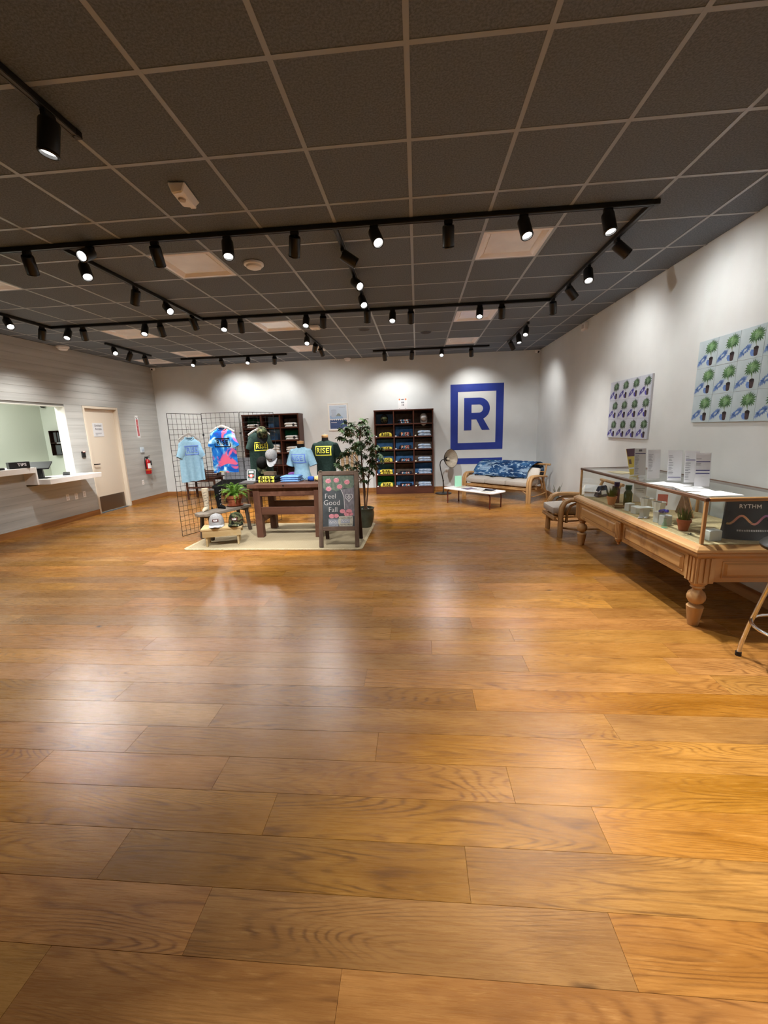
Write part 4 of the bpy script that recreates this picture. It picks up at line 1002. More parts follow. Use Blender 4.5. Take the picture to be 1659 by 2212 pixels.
# ------------------------------------------------------------ chalkboard sign
CBW = wood('weathered brown frame', (92, 76, 66), (122, 104, 92), 2, 3., .7, wear=(138, 120, 108))
CBH = wood('weathered brown rail', (92, 76, 66), (122, 104, 92), 0, 3., .7, wear=(138, 120, 108))
cb = thing('chalkboard_sign', 'standing A frame chalkboard with harvest drawing on the rug', 'chalkboard', (-1.035, 5.075, .0125), R(0))
TL = R(-11.0)                                   # lean of the front leaf
FM = Rx(TL)
def cbx(x0, z0, x1, z1, y0=-.012, y1=.014): return MB().box(x0, y0, z0, x1, y1, z1).xf(FM)
for x in (-.265, .21): obj('post', cbx(x, 0, x+.055, .995), CBW, cb, bevel=.004)
obj('rail', cbx(-.211, .94, .211, .995), CBH, cb, bevel=.004); obj('rail', cbx(-.211, .215, .211, .270), CBH, cb, bevel=.004)
slate = noisy('chalk dusted slate', (70, 77, 82), (92, 99, 104), (6, 6, 6), .8, spec=.2)
sl = cbx(-.212, .269, .212, .941, -.002, .006); obj('slate', sl, slate, cb)
BKM = Matrix.Translation((0, .19, 0))
def bk(x0, z0, x1, z1):
    m = MB().box(x0, -.012, z0, x1, .012, z1); m.xf(T4((0, .375, 0)) @ Rx(R(11.5)) @ T4((0, .018, 0))); return m
DKFR = wood('dark back leaf', (44, 26, 22), (62, 38, 32), 2, 3., .6)
for x in (-.262, .212): obj('back_post', bk(x, .004, x+.05, .97), DKFR, cb, bevel=.004)
obj('back_rail', bk(-.215, .92, .215, .97), DKFR, cb); obj('back_rail', bk(-.215, .2, .215, .25), DKFR, cb)
obj('back_panel', MB().box(-.213, .003, .249, .213, .009, .921).xf(T4((0, .375, 0)) @ Rx(R(11.5)) @ T4((0, .018, 0))), slate, cb)
for x in (-.25, .235): obj('hinge', MB().box(x, .0, .965, x+.03, .05, .985).xf(T4((0, .175, 0))), STEEL, cb)
def bp_(X, Z): return ((X-690)/800*.41, (1590-Z)/1250*.665+.272)
def blob(pts, off): return MB().poly([(*[bp_(X, Z)[0]], -.002-off, bp_(X, Z)[1]) for X, Z in pts]).xf(FM)
def ell(cx, cz, rx, rz_, off, n=20): return blob([(cx+rx*math.cos(2*PI*i/n), cz+rz_*math.sin(2*PI*i/n)) for i in range(n)], off)
def stroke(pts, wd, off):
    m = MB(); P = [Vector((bp_(*p)[0], 0, bp_(*p)[1])) for p in pts]
    for i in range(len(P)-1):
        d = (P[i+1]-P[i]).normalized(); n_ = Vector((-d.z, 0, d.x))*wd/2; e_ = d*wd*.3
        m.quad(*[(v.x, -.002-off, v.z) for v in (P[i]-n_-e_, P[i]+n_-e_, P[i+1]+n_+e_, P[i+1]-n_+e_)])
    return m.xf(FM)
CH_G = noisy('green chalk', (98, 116, 106), (126, 142, 128), (40, 40, 40), .9); CH_T = noisy('mauve chalk', (112, 112, 120), (138, 136, 146), (60, 60, 14), .9)
CH_P = noisy('pink chalk', (206, 132, 148), (226, 160, 172), (60, 60, 60), .9); CH_W = mat('white chalk', (226, 228, 230), .9); CH_B = noisy('pale blue chalk', (150, 162, 180), (178, 188, 202), (50, 50, 50), .9); CH_Y = noisy('cream chalk', (186, 190, 180), (206, 208, 196), (50, 50, 50), .9)
obj('foliage_drawing', blob([(300, 350), (700, 345), (1080, 352), (1095, 560), (1060, 640), (960, 665), (850, 640), (760, 690), (640, 730), (540, 690), (470, 720), (360, 700), (300, 640)], .0004), CH_G, cb)
obj('trunk_drawing', blob([(760, 690), (960, 660), (1090, 640), (1095, 1340), (850, 1340), (845, 1100), (825, 850)], .0006), CH_T, cb)
obj('trunk_outline', stroke([(755, 680), (800, 780), (830, 880), (838, 1000), (845, 1160)], .006, .0012), CH_W, cb)
for cx, cz in ((430, 470), (640, 455), (915, 505), (725, 615), (440, 665)):
    obj('apple_drawing', ell(cx, cz, 72, 58, .001), CH_P, cb); obj('apple_leaf', stroke([(cx-25, cz-55), (cx, cz-42), (cx+35, cz-62)], .005, .0016), CH_W, cb)
for s_, X, Z in (('Feel', 480, 850), ('Good', 515, 1010), ('Fall', 545, 1180)):
    u, v = bp_(X, Z); obj('lettering', text_mb(s_, .094, -.012).xf(FM @ T4((u, -.0034, v))), CH_W, cb)
hp = []
for i in range(25):
    a = 2*PI*i/24; hp.append((960+6.2*16*math.sin(a)**3, 880-6.6*(13*math.cos(a)-5*math.cos(2*a)-2*math.cos(3*a)-math.cos(4*a))))
obj('heart_drawing', stroke(hp, .0055, .0014), CH_W, cb)
obj('heart_scribble', stroke([(900, 850), (920, 890), (945, 850), (960, 895), (985, 850), (1005, 880), (935, 920), (980, 918)], .004, .0014), CH_W, cb)
obj('jar_drawing', blob([(425, 1400), (680, 1400), (680, 1588), (425, 1588)], .0008), CH_B, cb)
obj('basket_drawing', blob([(700, 1340), (1045, 1335), (1055, 1450), (1040, 1588), (700, 1588), (668, 1470)], .0011), CH_Y, cb)
for cx, cz, rr in ((510, 1335, 75), (625, 1330, 70), (790, 1220, 72), (955, 1225, 78), (900, 1290, 75), (1000, 1290, 58)): obj('apple_drawing', ell(cx, cz, rr, rr*.72, .0009), CH_P, cb)
st = MB()
for i in range(9):
    for z in (1385, 1545): st.merge(stroke([(712+36*i, z+18), (730+36*i, z-14)], .006, .0016))
obj('basket_weave', st, slate, cb)
obj('basket_label', blob([(745, 1420), (975, 1415), (975, 1510), (745, 1515)], .0015), CH_B, cb)
obj('basket_scribble', stroke([(765, 1475), (790, 1440), (810, 1480), (840, 1450), (870, 1478), (905, 1448), (945, 1470)], .004, .0021), CH_W, cb)
obj('jar_scribble', stroke([(450, 1500), (480, 1460), (500, 1505), (540, 1465), (570, 1505), (610, 1462), (640, 1500)], .004, .0016), CH_W, cb)
obj('jar_lines', stroke([(430, 1425), (675, 1425)], .004, .0016).merge(stroke([(430, 1555), (675, 1555)], .004, .0016)), CH_B if False else slate, cb)

# ------------------------------------------------------------ tall potted tree
tt = thing('potted_tree', 'tall leafy indoor tree in a dark green glazed pot at the rug corner', 'potted plant', (-.83, 6.22, .0105))
GLZ = noisy('dark green glaze', (58, 64, 54), (82, 88, 74), (5, 5, 5), .22, spec=.6)
obj('pot', MB().lathe([(.092, 0), (.10, .012), (.128, .09), (.145, .18), (.146, .235), (.136, .27), (.146, .288), (.150, .302), (.138, .306), (.126, .29), (.122, .26), (0, .26)], 28), GLZ, tt, smooth=50)
obj('soil', MB().lathe([(.122, .262), (.06, .27), (0, .268)], 20), SOIL, tt, smooth=60)
peb = MB(); rg = random.Random(3)
for i in range(22):
    a = rg.uniform(0, 6.28); r_ = rg.uniform(.04, .112); peb.ball((r_*math.cos(a), r_*math.sin(a), .274), (rg.uniform(.008, .015),)*2+(.008,), 7, 4)
tag(obj('pebbles', peb, mat('pale pebbles', (206, 200, 190), .7), tt, smooth=60), kind='stuff')
BARK = noisy('brown bark', (74, 50, 38), (104, 76, 58), (30, 30, 8), .85, .4)
trunk = [(.005, 0, .26), (.0, .0, .45), (-.008, .0, .70), (-.018, .0, .93), (-.022, 0, 1.18), (-.036, 0, 1.36), (-.02, 0, 1.48), (-.006, .0, 1.58)]
stem2 = [(.02, .01, .26), (.045, .02, .50), (.075, .01, .75), (.096, .0, .93), (.11, 0, 1.08)]
obj('trunk', MB().tube(trunk, [.015, .014, .013, .012, .010, .008, .006, .004], 9), BARK, tt, smooth=60)
obj('stem', MB().tube(stem2, [.010, .009, .008, .006, .004], 8), BARK, tt, smooth=60)
obj('stem', MB().tube([(-.012, .005, .26), (.012, .012, .5), (.008, .02, .75), (-.012, .02, .93)], [.009, .008, .008, .007], 8), BARK, tt, smooth=60)
CL = [(-.31,.18,1.61),(-.36,.18,1.53),(-.2,-.18,1.54),(-.13,-.17,1.52),(-.13,.13,1.55),(-.27,.09,1.47),(-.19,.07,1.45),(-.12,-.08,1.6),(-.01,.04,1.61),(.05,.04,1.64),(.02,.03,1.53),(.1,-.14,1.54),(.07,-.03,1.5),(.08,-.04,1.44),(.1,.09,1.37),(-.06,.2,1.46),(-.35,.18,1.39),(-.26,.02,1.37),(-.18,-.02,1.36),(-.11,-.09,1.3),(-.01,-.19,1.32),(.03,-.19,1.28),(-.09,-.01,1.25),(-.09,-.07,1.21),(-.05,-.05,1.17),(.06,.16,1.31),(.15,.01,1.28),(.2,.02,1.25),(.13,-.11,1.22),(.19,-.19,1.2),(.25,-.07,1.22),(.14,-.15,1.14),(.18,0,1.13),(.26,.2,1.11),(.13,.07,1.06),(.3,-.13,1.07),(.02,.16,1.09),(-.26,.12,1.21),(-.3,.09,1.16),(-.36,.16,1.12),(-.21,.11,1.16),(-.4,.12,1.05),(-.38,-.06,1.03),(-.3,.19,.95),(-.37,.18,.91),(-.19,-.14,.96),(-.12,.1,1),(-.13,.09,.93),(-.02,-.02,.94),(.02,.01,.92),(-.05,0,.88),(.04,.17,.92),(.15,0,.96),(.18,.13,.92),(.12,-.06,.87),(-.02,.15,.81),(-.04,.16,.73),(.03,-.02,.73),(-.17,.03,.9)]
LEAFM = noisy('tree leaf green', (34, 56, 30), (70, 98, 56), (7, 7, 7), .45, spec=.35)
def leaf_cluster_me(seed, n=7, L=.088):
    rg = random.Random(seed); m = MB()
    for k in range(n):
        a = -2.2+4.4*k/(n-1)+rg.uniform(-.15, .15); l_ = L*(1-.09*abs(k-(n-1)/2))*rg.uniform(.85, 1.1); wd = l_*.17; dr = rg.uniform(.1, .55)
        st_ = []
        for f, q_ in ((0, .12), (.3, .85), (.55, 1), (.8, .6), (1, .02)):
            c_ = Vector((l_*f*math.cos(a), l_*f*math.sin(a), -dr*l_*f*f)); s_ = Vector((-math.sin(a), math.cos(a), 0))*wd*q_
            st_.append([c_-s_+Vector((0, 0, .12*wd*q_)), c_, c_+s_+Vector((0, 0, .12*wd*q_))])
        m.loft(st_, cap=False, closed=False)
    m.tube([(-.05, 0, -.012), (0, 0, 0)], .0016, 4)
    return mesh('leaf_cluster', m, LEAFM, 50)
lms = [leaf_cluster_me(s_) for s_ in range(5)]
rg = random.Random(12); twig = MB(); TV = [Vector(p) for p in trunk[2:]]; SV = [Vector(p) for p in stem2[2:]]
for i, c in enumerate(CL):
    c = Vector(c)
    src = min(TV+SV, key=lambda p: (p-c).length+(.5 if p.z > c.z-.05 else 0))
    mid = src.lerp(c, .55)+Vector((0, 0, .03)); twig.tube([src, mid, c], [.004, .003, .0018], 5)
    for q_ in range(3):
        a = math.atan2(c.y, c.x)+rg.uniform(-.9, .9)+q_*2.2
        o = link('leaf_cluster', lms[(i+q_) % 5], tt, c+Vector((rg.uniform(-.03, .03), rg.uniform(-.03, .03), rg.uniform(-.03, .02)))*q_, (rg.uniform(-.5, .5), rg.uniform(-.1, .9), a)); s_ = rg.uniform(.75, 1.1); o.scale = (s_, s_, s_)
tag(obj('twigs', twig, BARK, tt, smooth=60), kind='stuff')

# ------------------------------------------------------------ cubby bookcases
BKW = wood('dark red brown wood', (70, 38, 28), (98, 56, 42), 2, 2.2, .45, stretch=9.)
BKH = wood('dark red brown shelf wood', (70, 38, 28), (98, 56, 42), 0, 2.2, .45, stretch=9.)
BW, BD, BH = 1.352, .39, 1.93
cz = [.17+i*.290 for i in range(7)]; cz[-1] = BH-.028
def bookcase(label, x, y):
    t = thing('cubby_bookcase', label, 'bookcase', (x, y, 0), 0, 'dark wood cubby bookcases'); e = .026
    for a in (0, BW-e): obj('side_panel', MB().box(a, 0, 0, a+e, BD, BH), BKW, t, bevel=.002)
    obj('top_panel', MB().box(-.004, -.006, BH-.028, BW+.004, BD, BH), BKH, t, bevel=.002)
    obj('back_panel', MB().box(e, BD-.012, .0, BW-e, BD, BH-.028), BKW, t)
    obj('plinth', MB().box(e, .004, 0, BW-e, .022, .145), BKH, t)
    for a in (BW/3, 2*BW/3): obj('upright', MB().box(a-e/2, .002, .145, a+e/2, BD-.012, BH-.028), BKW, t, bevel=.002)
    for r_ in range(6):
        for c_ in range(3):
            a0 = e if c_ == 0 else c_*BW/3+e/2; a1 = BW-e if c_ == 2 else (c_+1)*BW/3-e/2
            obj('shelf', MB().box(a0, .004, cz[r_]-.024, a1, BD-.012, cz[r_]), BKH, t, bevel=.002)
    return t
RX, RY = -.978, 9.515; LX, LY = -4.070, 9.455
bookcase('dark wooden cubby bookcase right of the tall tree', RX, RY)
bookcase('dark wooden cubby bookcase behind the wire grid and dress forms', LX, LY)
BINB = noisy('blue fabric bin', (66, 112, 166), (88, 136, 192), (12, 12, 12), .8, spec=.15); BINL = noisy('light blue fabric bin', (104, 156, 218), (128, 178, 232), (12, 12, 12), .8, spec=.15)
BING = noisy('green fabric bin', (24, 92, 64), (36, 112, 82), (12, 12, 12), .8, spec=.15); BINT = noisy('brown fabric bin', (98, 84, 76), (120, 104, 94), (12, 12, 12), .8, spec=.15)
COLN = ['left', 'middle', 'right']; ROWN = ['bottom row', 'second row up', 'third row up', 'third row down', 'second row down', 'top row']
CW = BW/3-.03
def cell(ox, oy, c_, r_): return (ox+(c_+.5)*BW/3, oy, cz[r_]+.001)
_bin = {}
def binbox(ox, oy, c_, r_, m, side, colour, hh=.225, dx=0., wd=None):
    x, y, z = cell(ox, oy, c_, r_); wd = wd or CW-.012
    t = thing('storage_bin', '%s fabric bin at the back of the %s cubby, %s, %s bookcase' % (colour, COLN[c_], ROWN[r_], side), 'storage bin', (x+dx, y+.285, z), 0, 'fabric bins in the bookcases')
    obj('front_panel', MB().box(-wd/2, -.018, 0, wd/2, -.010, hh), m, t, bevel=.003)
    obj('body', MB().box(-wd/2, -.010, 0, wd/2, .085, hh-.004), m, t); obj('seam', MB().box(-wd/2+.006, -.0195, hh*.56, wd/2-.006, -.018, hh*.58), m, t)
TEALF = noisy('mixed print cotton', (20, 24, 34), (40, 44, 60), (40, 40, 40), .9, spec=.1)
def multi_letters(t_mat): return t_mat
TIEP = mat('tie dye print', (200, 200, 210), .8); q = NT(TIEP); tc = q.n('ShaderNodeTexCoord'); n_ = q.n('ShaderNodeTexNoise', i_Scale=13., i_Detail=2.); q.l(tc.outputs['Object'], n_.inputs['Vector'])
q.l(q.ramp(n_.outputs[0], [(.36, (40, 120, 200)), (.44, (150, 214, 232)), (.5, (240, 240, 240)), (.57, (228, 120, 130)), (.66, (232, 190, 90))]), q.b.inputs['Base Color'])
YELD = noisy('yellow cotton', (226, 206, 76), (242, 226, 104), (30, 30, 30), .85, spec=.1)
PALEB = noisy('washed blue cotton', (150, 178, 216), (206, 222, 242), (16, 16, 16), .85, spec=.1)
def stack(ox, oy, c_, r_, n, h, m, pm, lm, lab, group, side, seed, w=.29, dx=.02):
    x, y, z = cell(ox, oy, c_, r_)
    for k in range(n):
        pos = '' if n == 1 else ('; %s one' % ('bottom' if k == 0 else 'top' if k == n-1 else 'middle'))
        folded('%s, %s cubby, %s, %s bookcase%s' % (lab, COLN[c_], ROWN[r_], side, pos), (x+dx+(.004*(-1)**k), y+.135, z+k*(h*1.06+.001)), R((-1)**k), m, h, w, .21, pm, lm, group, seed+k*0)
side = 'right'
for r_ in range(6):
    yn, yh = [(1, .085), (2, .052), (1, .088), (1, .058), (1, .092), (0, 0)][r_]
    if yn: stack(RX, RY, 0, r_, yn, yh, YELD, None, INKB, 'yellow folded tee with black letters', 'yellow tees in the right bookcase', side, 51)
    tn, th = [(1, .062), (1, .055), (1, .07), (1, .085), (1, .095), (2, .042)][r_]
    stack(RX, RY, 1, r_, tn, th, TEALF, None, TIEP, 'dark folded tee with tie dye letters', 'tie dye print tees in the right bookcase', side, 61)
    bn, bh_ = [(2, .042), (3, .034), (2, .048), (2, .052), (2, .058), (0, 0)][r_]
    if bn: stack(RX, RY, 2, r_, bn, bh_, PALEB, None, None, 'pale blue folded tee', 'pale blue tees in the right bookcase', side, 71)
    cols = [('G', 'B', 'T'), ('B', 'T', 'B'), ('B', 'B', 'T'), ('B', 'B', 'T'), ('T', 'B', 'T'), ('L', 'T', 'T')][r_]
    for c_ in range(3):
        m_, cn = {'G': (BING, 'dark green'), 'B': (BINB, 'blue'), 'T': (BINT, 'brown'), 'L': (BINL, 'light blue')}[cols[c_]]
        binbox(RX, RY, c_, r_, m_, side, cn)
        if r_ < 5:
            x, y, z = cell(RX, RY, c_, r_)
            t = thing('price_tag', 'small white price tag at the left edge of the %s cubby, %s' % (COLN[c_], ROWN[r_]), 'price tag', (x-CW/2+.025, RY+.005, z), 0, 'price tags on the right bookcase')
            obj('card', MB().hexa([(-.017, 0, 0), (.017, 0, 0), (.017, .02, 0), (-.017, .02, 0)], [(-.017, .008, .022), (.017, .008, .022), (.017, .012, .022), (-.017, .012, .022)]), mat('cream card', (244, 240, 214), .6) if (c_ == 2) else PAPER, t)
x, y, z = cell(RX, RY, 0, 5); cap('dark camouflage cap in the top left cubby of the right bookcase', (x+.0, y+.15, z+.115), (R(72), 0, R(6)), CAMO, BLKC, rear=BLKC)
x, y, z = cell(RX, RY, 2, 5); cap('pale grey cap in the top right cubby of the right bookcase', (x+.01, y+.16, z+.115), (R(74), 0, R(-6)), LGREYC, mat('white brim cloth', (232, 232, 230), .85))
side = 'left'
for c_, r_, m_, cn, hh in ((0, 5, BING, 'dark green', .225), (1, 5, BINL, 'light blue', .25), (2, 5, BINT, 'brown', .2), (0, 4, BINL, 'light blue', .225), (1, 4, BINL, 'light blue', .25), (2, 4, BING, 'dark green', .225), (1, 3, BINB, 'blue', .22), (2, 3, BINT, 'brown', .2), (2, 2, BINB, 'blue', .22), (0, 3, BINT, 'brown', .2), (1, 2, BINT, 'brown', .2), (2, 1, BINT, 'brown', .2)):
    binbox(LX, LY, c_, r_, m_, side, cn, hh, .03 if cn == 'light blue' else 0, CW-.07 if cn == 'light blue' else None)
for c_, r_, n, h in ((0, 5, 2, .043), (2, 5, 2, .05), (2, 4, 2, .048), (2, 3, 3, .042), (1, 3, 3, .06), (2, 2, 2, .05), (0, 3, 2, .05)):
    stack(LX, LY, c_, r_, n, h, WHITEF, None, None, 'white folded tee', 'white tees in the left bookcase', side, 81, .28, .02)
stack(LX, LY, 2, 1, 2, .05, PURPF, None, None, 'purple folded tee', 'purple tees in the left bookcase', side, 91)
for c_, r_, zz in ((2, 5, .03), (2, 4, .03), (0, 5, .03)):
    x, y, z = cell(LX, LY, c_, r_)
    t = thing('neck_label', 'dark round hang tag on the white tees, %s cubby, %s, left bookcase' % (COLN[c_], ROWN[r_]), 'tag', (x+.09, LY+.018, z+.05), 0, 'hang tags on white tees'); obj('tag', MB().lathe([(.03, 0), (.03, .002), (0, .002)], 14).xf(Rx(PI/2)), INK, t); obj('string', MB().tube([(0, 0, .028), (.01, .01, .045)], .0015, 4), INK, t)

# ------------------------------------------------------------ things on the back wall
t = thing('wall_letter_sign', 'large blue framed letter R and bar painted on the back wall', 'wall sign', (1.397, YB-.001, 1.71))
RB = noisy('royal blue vinyl', (44, 62, 150), (52, 72, 166), (3, 3, 3), .45, spec=.3)
def slab(m, d=.003): m2 = MB(); m2.v = [(x, -d, z) for x, y, z in m.v]; m2.f = list(m.f); m2.mi = list(m.mi); return m2
ring = MB()
for x0, z0, x1, z1 in ((-.607, .585, .607, .755), (-.607, -.745, .607, -.585), (-.607, -.585, -.437, .585), (.437, -.585, .607, .585)): ring.box(x0, -.003, z0, x1, 0, z1)
obj('frame_band', ring, RB, t)
obj('lower_bar', MB().box(-.607, -.003, -1.085, .607, 0, -.945), RB, t)
arc = [(.04+.235*math.cos(R(90-180*i/24))*1.0, .21+.235*math.sin(R(90-180*i/24))) for i in range(25)]
Rpts = [(-.29, -.285), (-.29, .445), (.04, .445)]+arc+[(.04, -.025)]
out = [(-.292, -.292), (-.292, .445), (.05, .445)]+[(.05+.248*math.cos(R(90-150*i/20)), .197+.248*math.sin(R(90-150*i/20))) for i in range(1, 21)]+[(.152, -.035), (.302, -.292), (.122, -.292), (-.01, -.045), (-.122, -.045), (-.122, -.292)]
hole = [(-.122, .105), (-.122, .29), (.05, .29)]+[(.05+.0925*math.cos(R(90-180*i/14)), .1975+.0925*math.sin(R(90-180*i/14))) for i in range(1, 14)]+[(.05, .105)]
obj('letter', slab(outline(out, [hole])), RB, t)
t = thing('framed_poster', 'framed pale blue poster with toothed navy edge between the bookcases', 'poster', (-1.875, YB-.002, 1.825))
fr = MB()
for x0, z0, x1, z1 in ((-.245, .295, .245, .32), (-.245, -.32, .245, -.295), (-.245, -.295, -.222, .295), (.222, -.295, .245, .295)): fr.box(x0, -.022, z0, x1, 0, z1)
obj('frame', fr, mat('pale wood frame', (238, 237, 232), .5), t, bevel=.002)
obj('mat_board', MB().box(-.223, -.010, -.296, .223, -.002, .296), PAPER, t)
obj('sky_print', MB().box(-.205, -.0112, -.04, .205, -.010, .27), noisy('pale blue print', (190, 208, 228), (206, 220, 236), (3, 3, 3), .5), t)
nv = MB().quad((-.205, -.0122, -.275), (.205, -.0122, -.275), (.205, -.0122, -.085), (-.205, -.0122, -.085))
for i in range(8): a = -.205+.41*i/8; nv.poly([(a, -.0122, -.085), (a+.41/8, -.0122, -.085), (a+.41/16, -.0122, -.05)])
obj('navy_print', nv, noisy('slate navy print', (64, 84, 130), (78, 98, 142), (3, 3, 30), .5), t)
obj('cloud_drawing', outline([(-.2, -.045), (-.2, .03), (-.1, .055), (0, .05), (.06, .03), (.11, .0), (.12, -.03), (.05, -.045)]).xf(T4((0, -.0124, 0))), noisy('sky blue print', (146, 178, 216), (166, 194, 226), (6, 6, 6), .5), t)
obj('mound_drawing', outline([(-.05, .02), (-.03, .06), (.0, .085), (.03, .08), (.055, .055), (.07, .03), (.05, .015), (0, .025)]).xf(T4((0, -.0126, 0))), mat('sage print', (140, 150, 146), .5), t)
obj('jar_drawing', outline([(-.16, -.005), (-.17, .03), (-.15, .07), (-.165, .12), (-.165, .17), (-.1, .185), (-.035, .17), (-.035, .12), (-.05, .07), (-.03, .03), (-.06, .0), (-.1, -.01)]).xf(T4((0, -.0125, 0))), noisy('grey blue print', (174, 190, 212), (190, 204, 222), (3, 3, 60), .5), t)
obj('script_line', MB().tube([(.03+.012*i, -.0125, .225+.010*math.sin(i*2.4)) for i in range(13)], .0028, 4), GREYINK, t)
obj('caption_bar', MB().quad((-.18, -.0124, -.135), (-.04, -.0124, -.135), (-.04, -.0124, -.123), (-.18, -.0124, -.123)), PAPER, t)
t = thing('sign_card', 'white price card with orange corners standing on the right bookcase', 'sign', (-.318, 9.62, BH+.001), 0, rot=(R(-5), 0, 0))
obj('card', MB().box(-.105, -.003, 0, .105, 0, .262), PAPER, t); mb = MB()
for x0, x1 in ((-.088, -.05), (.05, .088)): mb.quad((x0, -.0036, .21), (x1, -.0036, .21), (x1, -.0036, .245), (x0, -.0036, .245))
obj('corner_blocks', mb, mat('orange print', (226, 130, 84), .6), t); mb = MB()
for x0, z0, x1, z1 in ((-.03, .215, .03, .24), (-.035, .15, -.012, .175), (-.006, .15, .035, .175), (-.022, .09, -.008, .115), (0, .09, .032, .115), (-.035, .135, .035, .139), (-.085, .02, -.06, .026), (.055, .02, .085, .026)): mb.quad((x0, -.0036, z0), (x1, -.0036, z0), (x1, -.0036, z1), (x0, -.0036, z1))
obj('printed_lines', mb, GREYINK, t)
obj('stand_foot', MB().box(-.10, 0, 0, .10, .05, .004), ACRYL, t)

# ------------------------------------------------------------ half hidden furniture along the back
DBR = wood('dark brown slat wood', (62, 36, 26), (88, 54, 40), 0, 3., .5)
t = thing('slatted_table', 'low dark brown slatted table behind the leftmost wire grid', 'table', (-5.12, 9.42, 0))
for i in range(6): obj('slat', MB().box(-.40, -.25+i*.085, .50, .40, -.18+i*.085, .525), DBR, t, bevel=.002)
for x in (-.36, .32):
    for y in (-.22, .18): obj('leg', MB().box(x, y, 0, x+.04, y+.04, .50), DBR, t, bevel=.003)
for y in (-.215, .19): obj('rail', MB().box(-.33, y, .42, .33, y+.025, .498), DBR, t)
obj('lower_rail', MB().box(-.33, -.21, .26, .33, -.18, .30), DBR, t)
t = thing('magazine_rack', 'dark wooden rack standing on the slatted table', 'rack', (-4.93, 9.42, .526))
obj('base', MB().box(-.2, -.08, 0, .2, .08, .02), DBR, t)
for i in range(3): obj('slat', MB().box(-.2, -.08+.0, .03+.045*i, .2, -.065, .06+.045*i), DBR, t)
for x in (-.2, .18): obj('side_board', MB().box(x, -.08, .02, x+.02, .08, .18), DBR, t)
GUP = noisy('grey upholstery', (104, 106, 112), (122, 124, 130), (60, 60, 60), .9, spec=.1)
t = thing('grey_lounge_chair', 'grey backed low chair with black seat behind the wire grid', 'chair', (-3.95, 8.60, 0), R(6))
obj('backrest', MB().hexa([(-.33, .16, .42), (.33, .16, .42), (.33, .24, .42), (-.33, .24, .42)], [(-.33, .28, .98), (.33, .28, .98), (.33, .34, .98), (-.33, .34, .98)]), GUP, t, bevel=.02, bseg=2)
obj('seat', MB().hexa([(-.42, -.34, .38), (.40, -.34, .38), (.38, .22, .42), (-.38, .22, .42)], [(-.42, -.34, .44), (.40, -.34, .44), (.38, .22, .52), (-.38, .22, .52)]), BLKC, t, bevel=.015, bseg=2)
for x in (-.34, .30):
    for y in (-.28, .16): obj('leg', MB().bar((x+.02, y, 0), (x+.02, y, .40), .035, .035), DBR, t)
t = thing('slat_back_chair', 'tan slat backed wooden chair behind the tall tree', 'chair', (-1.62, 9.5, 0))
TANW = wood('tan chair wood', (150, 124, 92), (176, 150, 114), 2, 3., .55)
for i in range(4): x = -.20+.115*i; obj('back_slat', MB().hexa([(x, .14, .46), (x+.065, .14, .46), (x+.065, .165, .46), (x, .165, .46)], [(x, .22, .96), (x+.065, .22, .96), (x+.065, .245, .96), (x, .245, .96)]), TANW, t, bevel=.003)
obj('top_rail', MB().box(-.225, .21, .93, .225, .245, 1.0), TANW, t, bevel=.006); obj('seat', MB().box(-.23, -.24, .43, .23, .20, .465), TANW, t, bevel=.008)
for x in (-.21, .17):
    for y in (-.22, .14): obj('leg', MB().box(x, y, 0, x+.04, y+.04, .43), TANW, t, bevel=.003)

# ------------------------------------------------------------ floor lamp with dish
t = thing('floor_lamp', 'dark floor lamp with a wide tilted dish beside the bookcase', 'floor lamp', (.59, 9.44, 0))
GUN = mat('gunmetal', (54, 54, 56), .35, .8)
obj('base', MB().lathe([(.0, 0), (.185, 0), (.19, .012), (.18, .022), (.04, .034), (0, .034)], 28), GUN, t, smooth=40)
obj('pole', MB().tube([(0, 0, .03), (0, 0, .30), (-.03, 0, .42), (-.06, 0, .55), (-.075, 0, .66), (-.065, 0, .73), (-.03, 0, .775), (.03, -.01, .79)], .011, 10), GUN, t, smooth=60)
obj('joint_knob', MB().ball((0, 0, .30), .018, 10, 6), GUN, t, smooth=60)
hd_ = Vector((.62, -.70, .12)).normalized(); qm = hd_.to_track_quat('Z', 'Y').to_matrix().to_4x4(); hm_ = T4((.03, -.01, .79)) @ qm
obj('neck', MB().lathe([(.012, -.01), (.022, .0), (.03, .03), (.045, .06), (.03, .075)], 18).xf(hm_), GUN, t, smooth=50)
prof = [(.045, .055), (.09, .075), (.14, .11), (.18, .155), (.205, .205)]
obj('dish', MB().lathe(prof+[(.209, .207), (.205, .200)], 32, cap=False).xf(hm_), GUN, t, smooth=50)
obj('dish_lining', MB().lathe([(r_-.004, z_+.003) for r_, z_ in prof], 32, cap=False).xf(hm_), noisy('beige dish lining', (176, 164, 146), (196, 184, 166), (9, 9, 9), .4), t, smooth=60)
rb = MB()
for k in range(24):
    a = 2*PI*k/24; rb.tube([((r_-.006)*math.cos(a), (r_-.006)*math.sin(a), z_+.004) for r_, z_ in prof], .0012, 4)
tag(obj('dish_ribs', rb.xf(hm_), mat('brown rib', (120, 104, 88), .5), t), kind='stuff')
obj('lamp_bulb', MB().ball((0, 0, .10), (.028, .028, .04), 14, 10).xf(hm_), mat('frosted bulb', (216, 206, 190), .3), t, smooth=60)

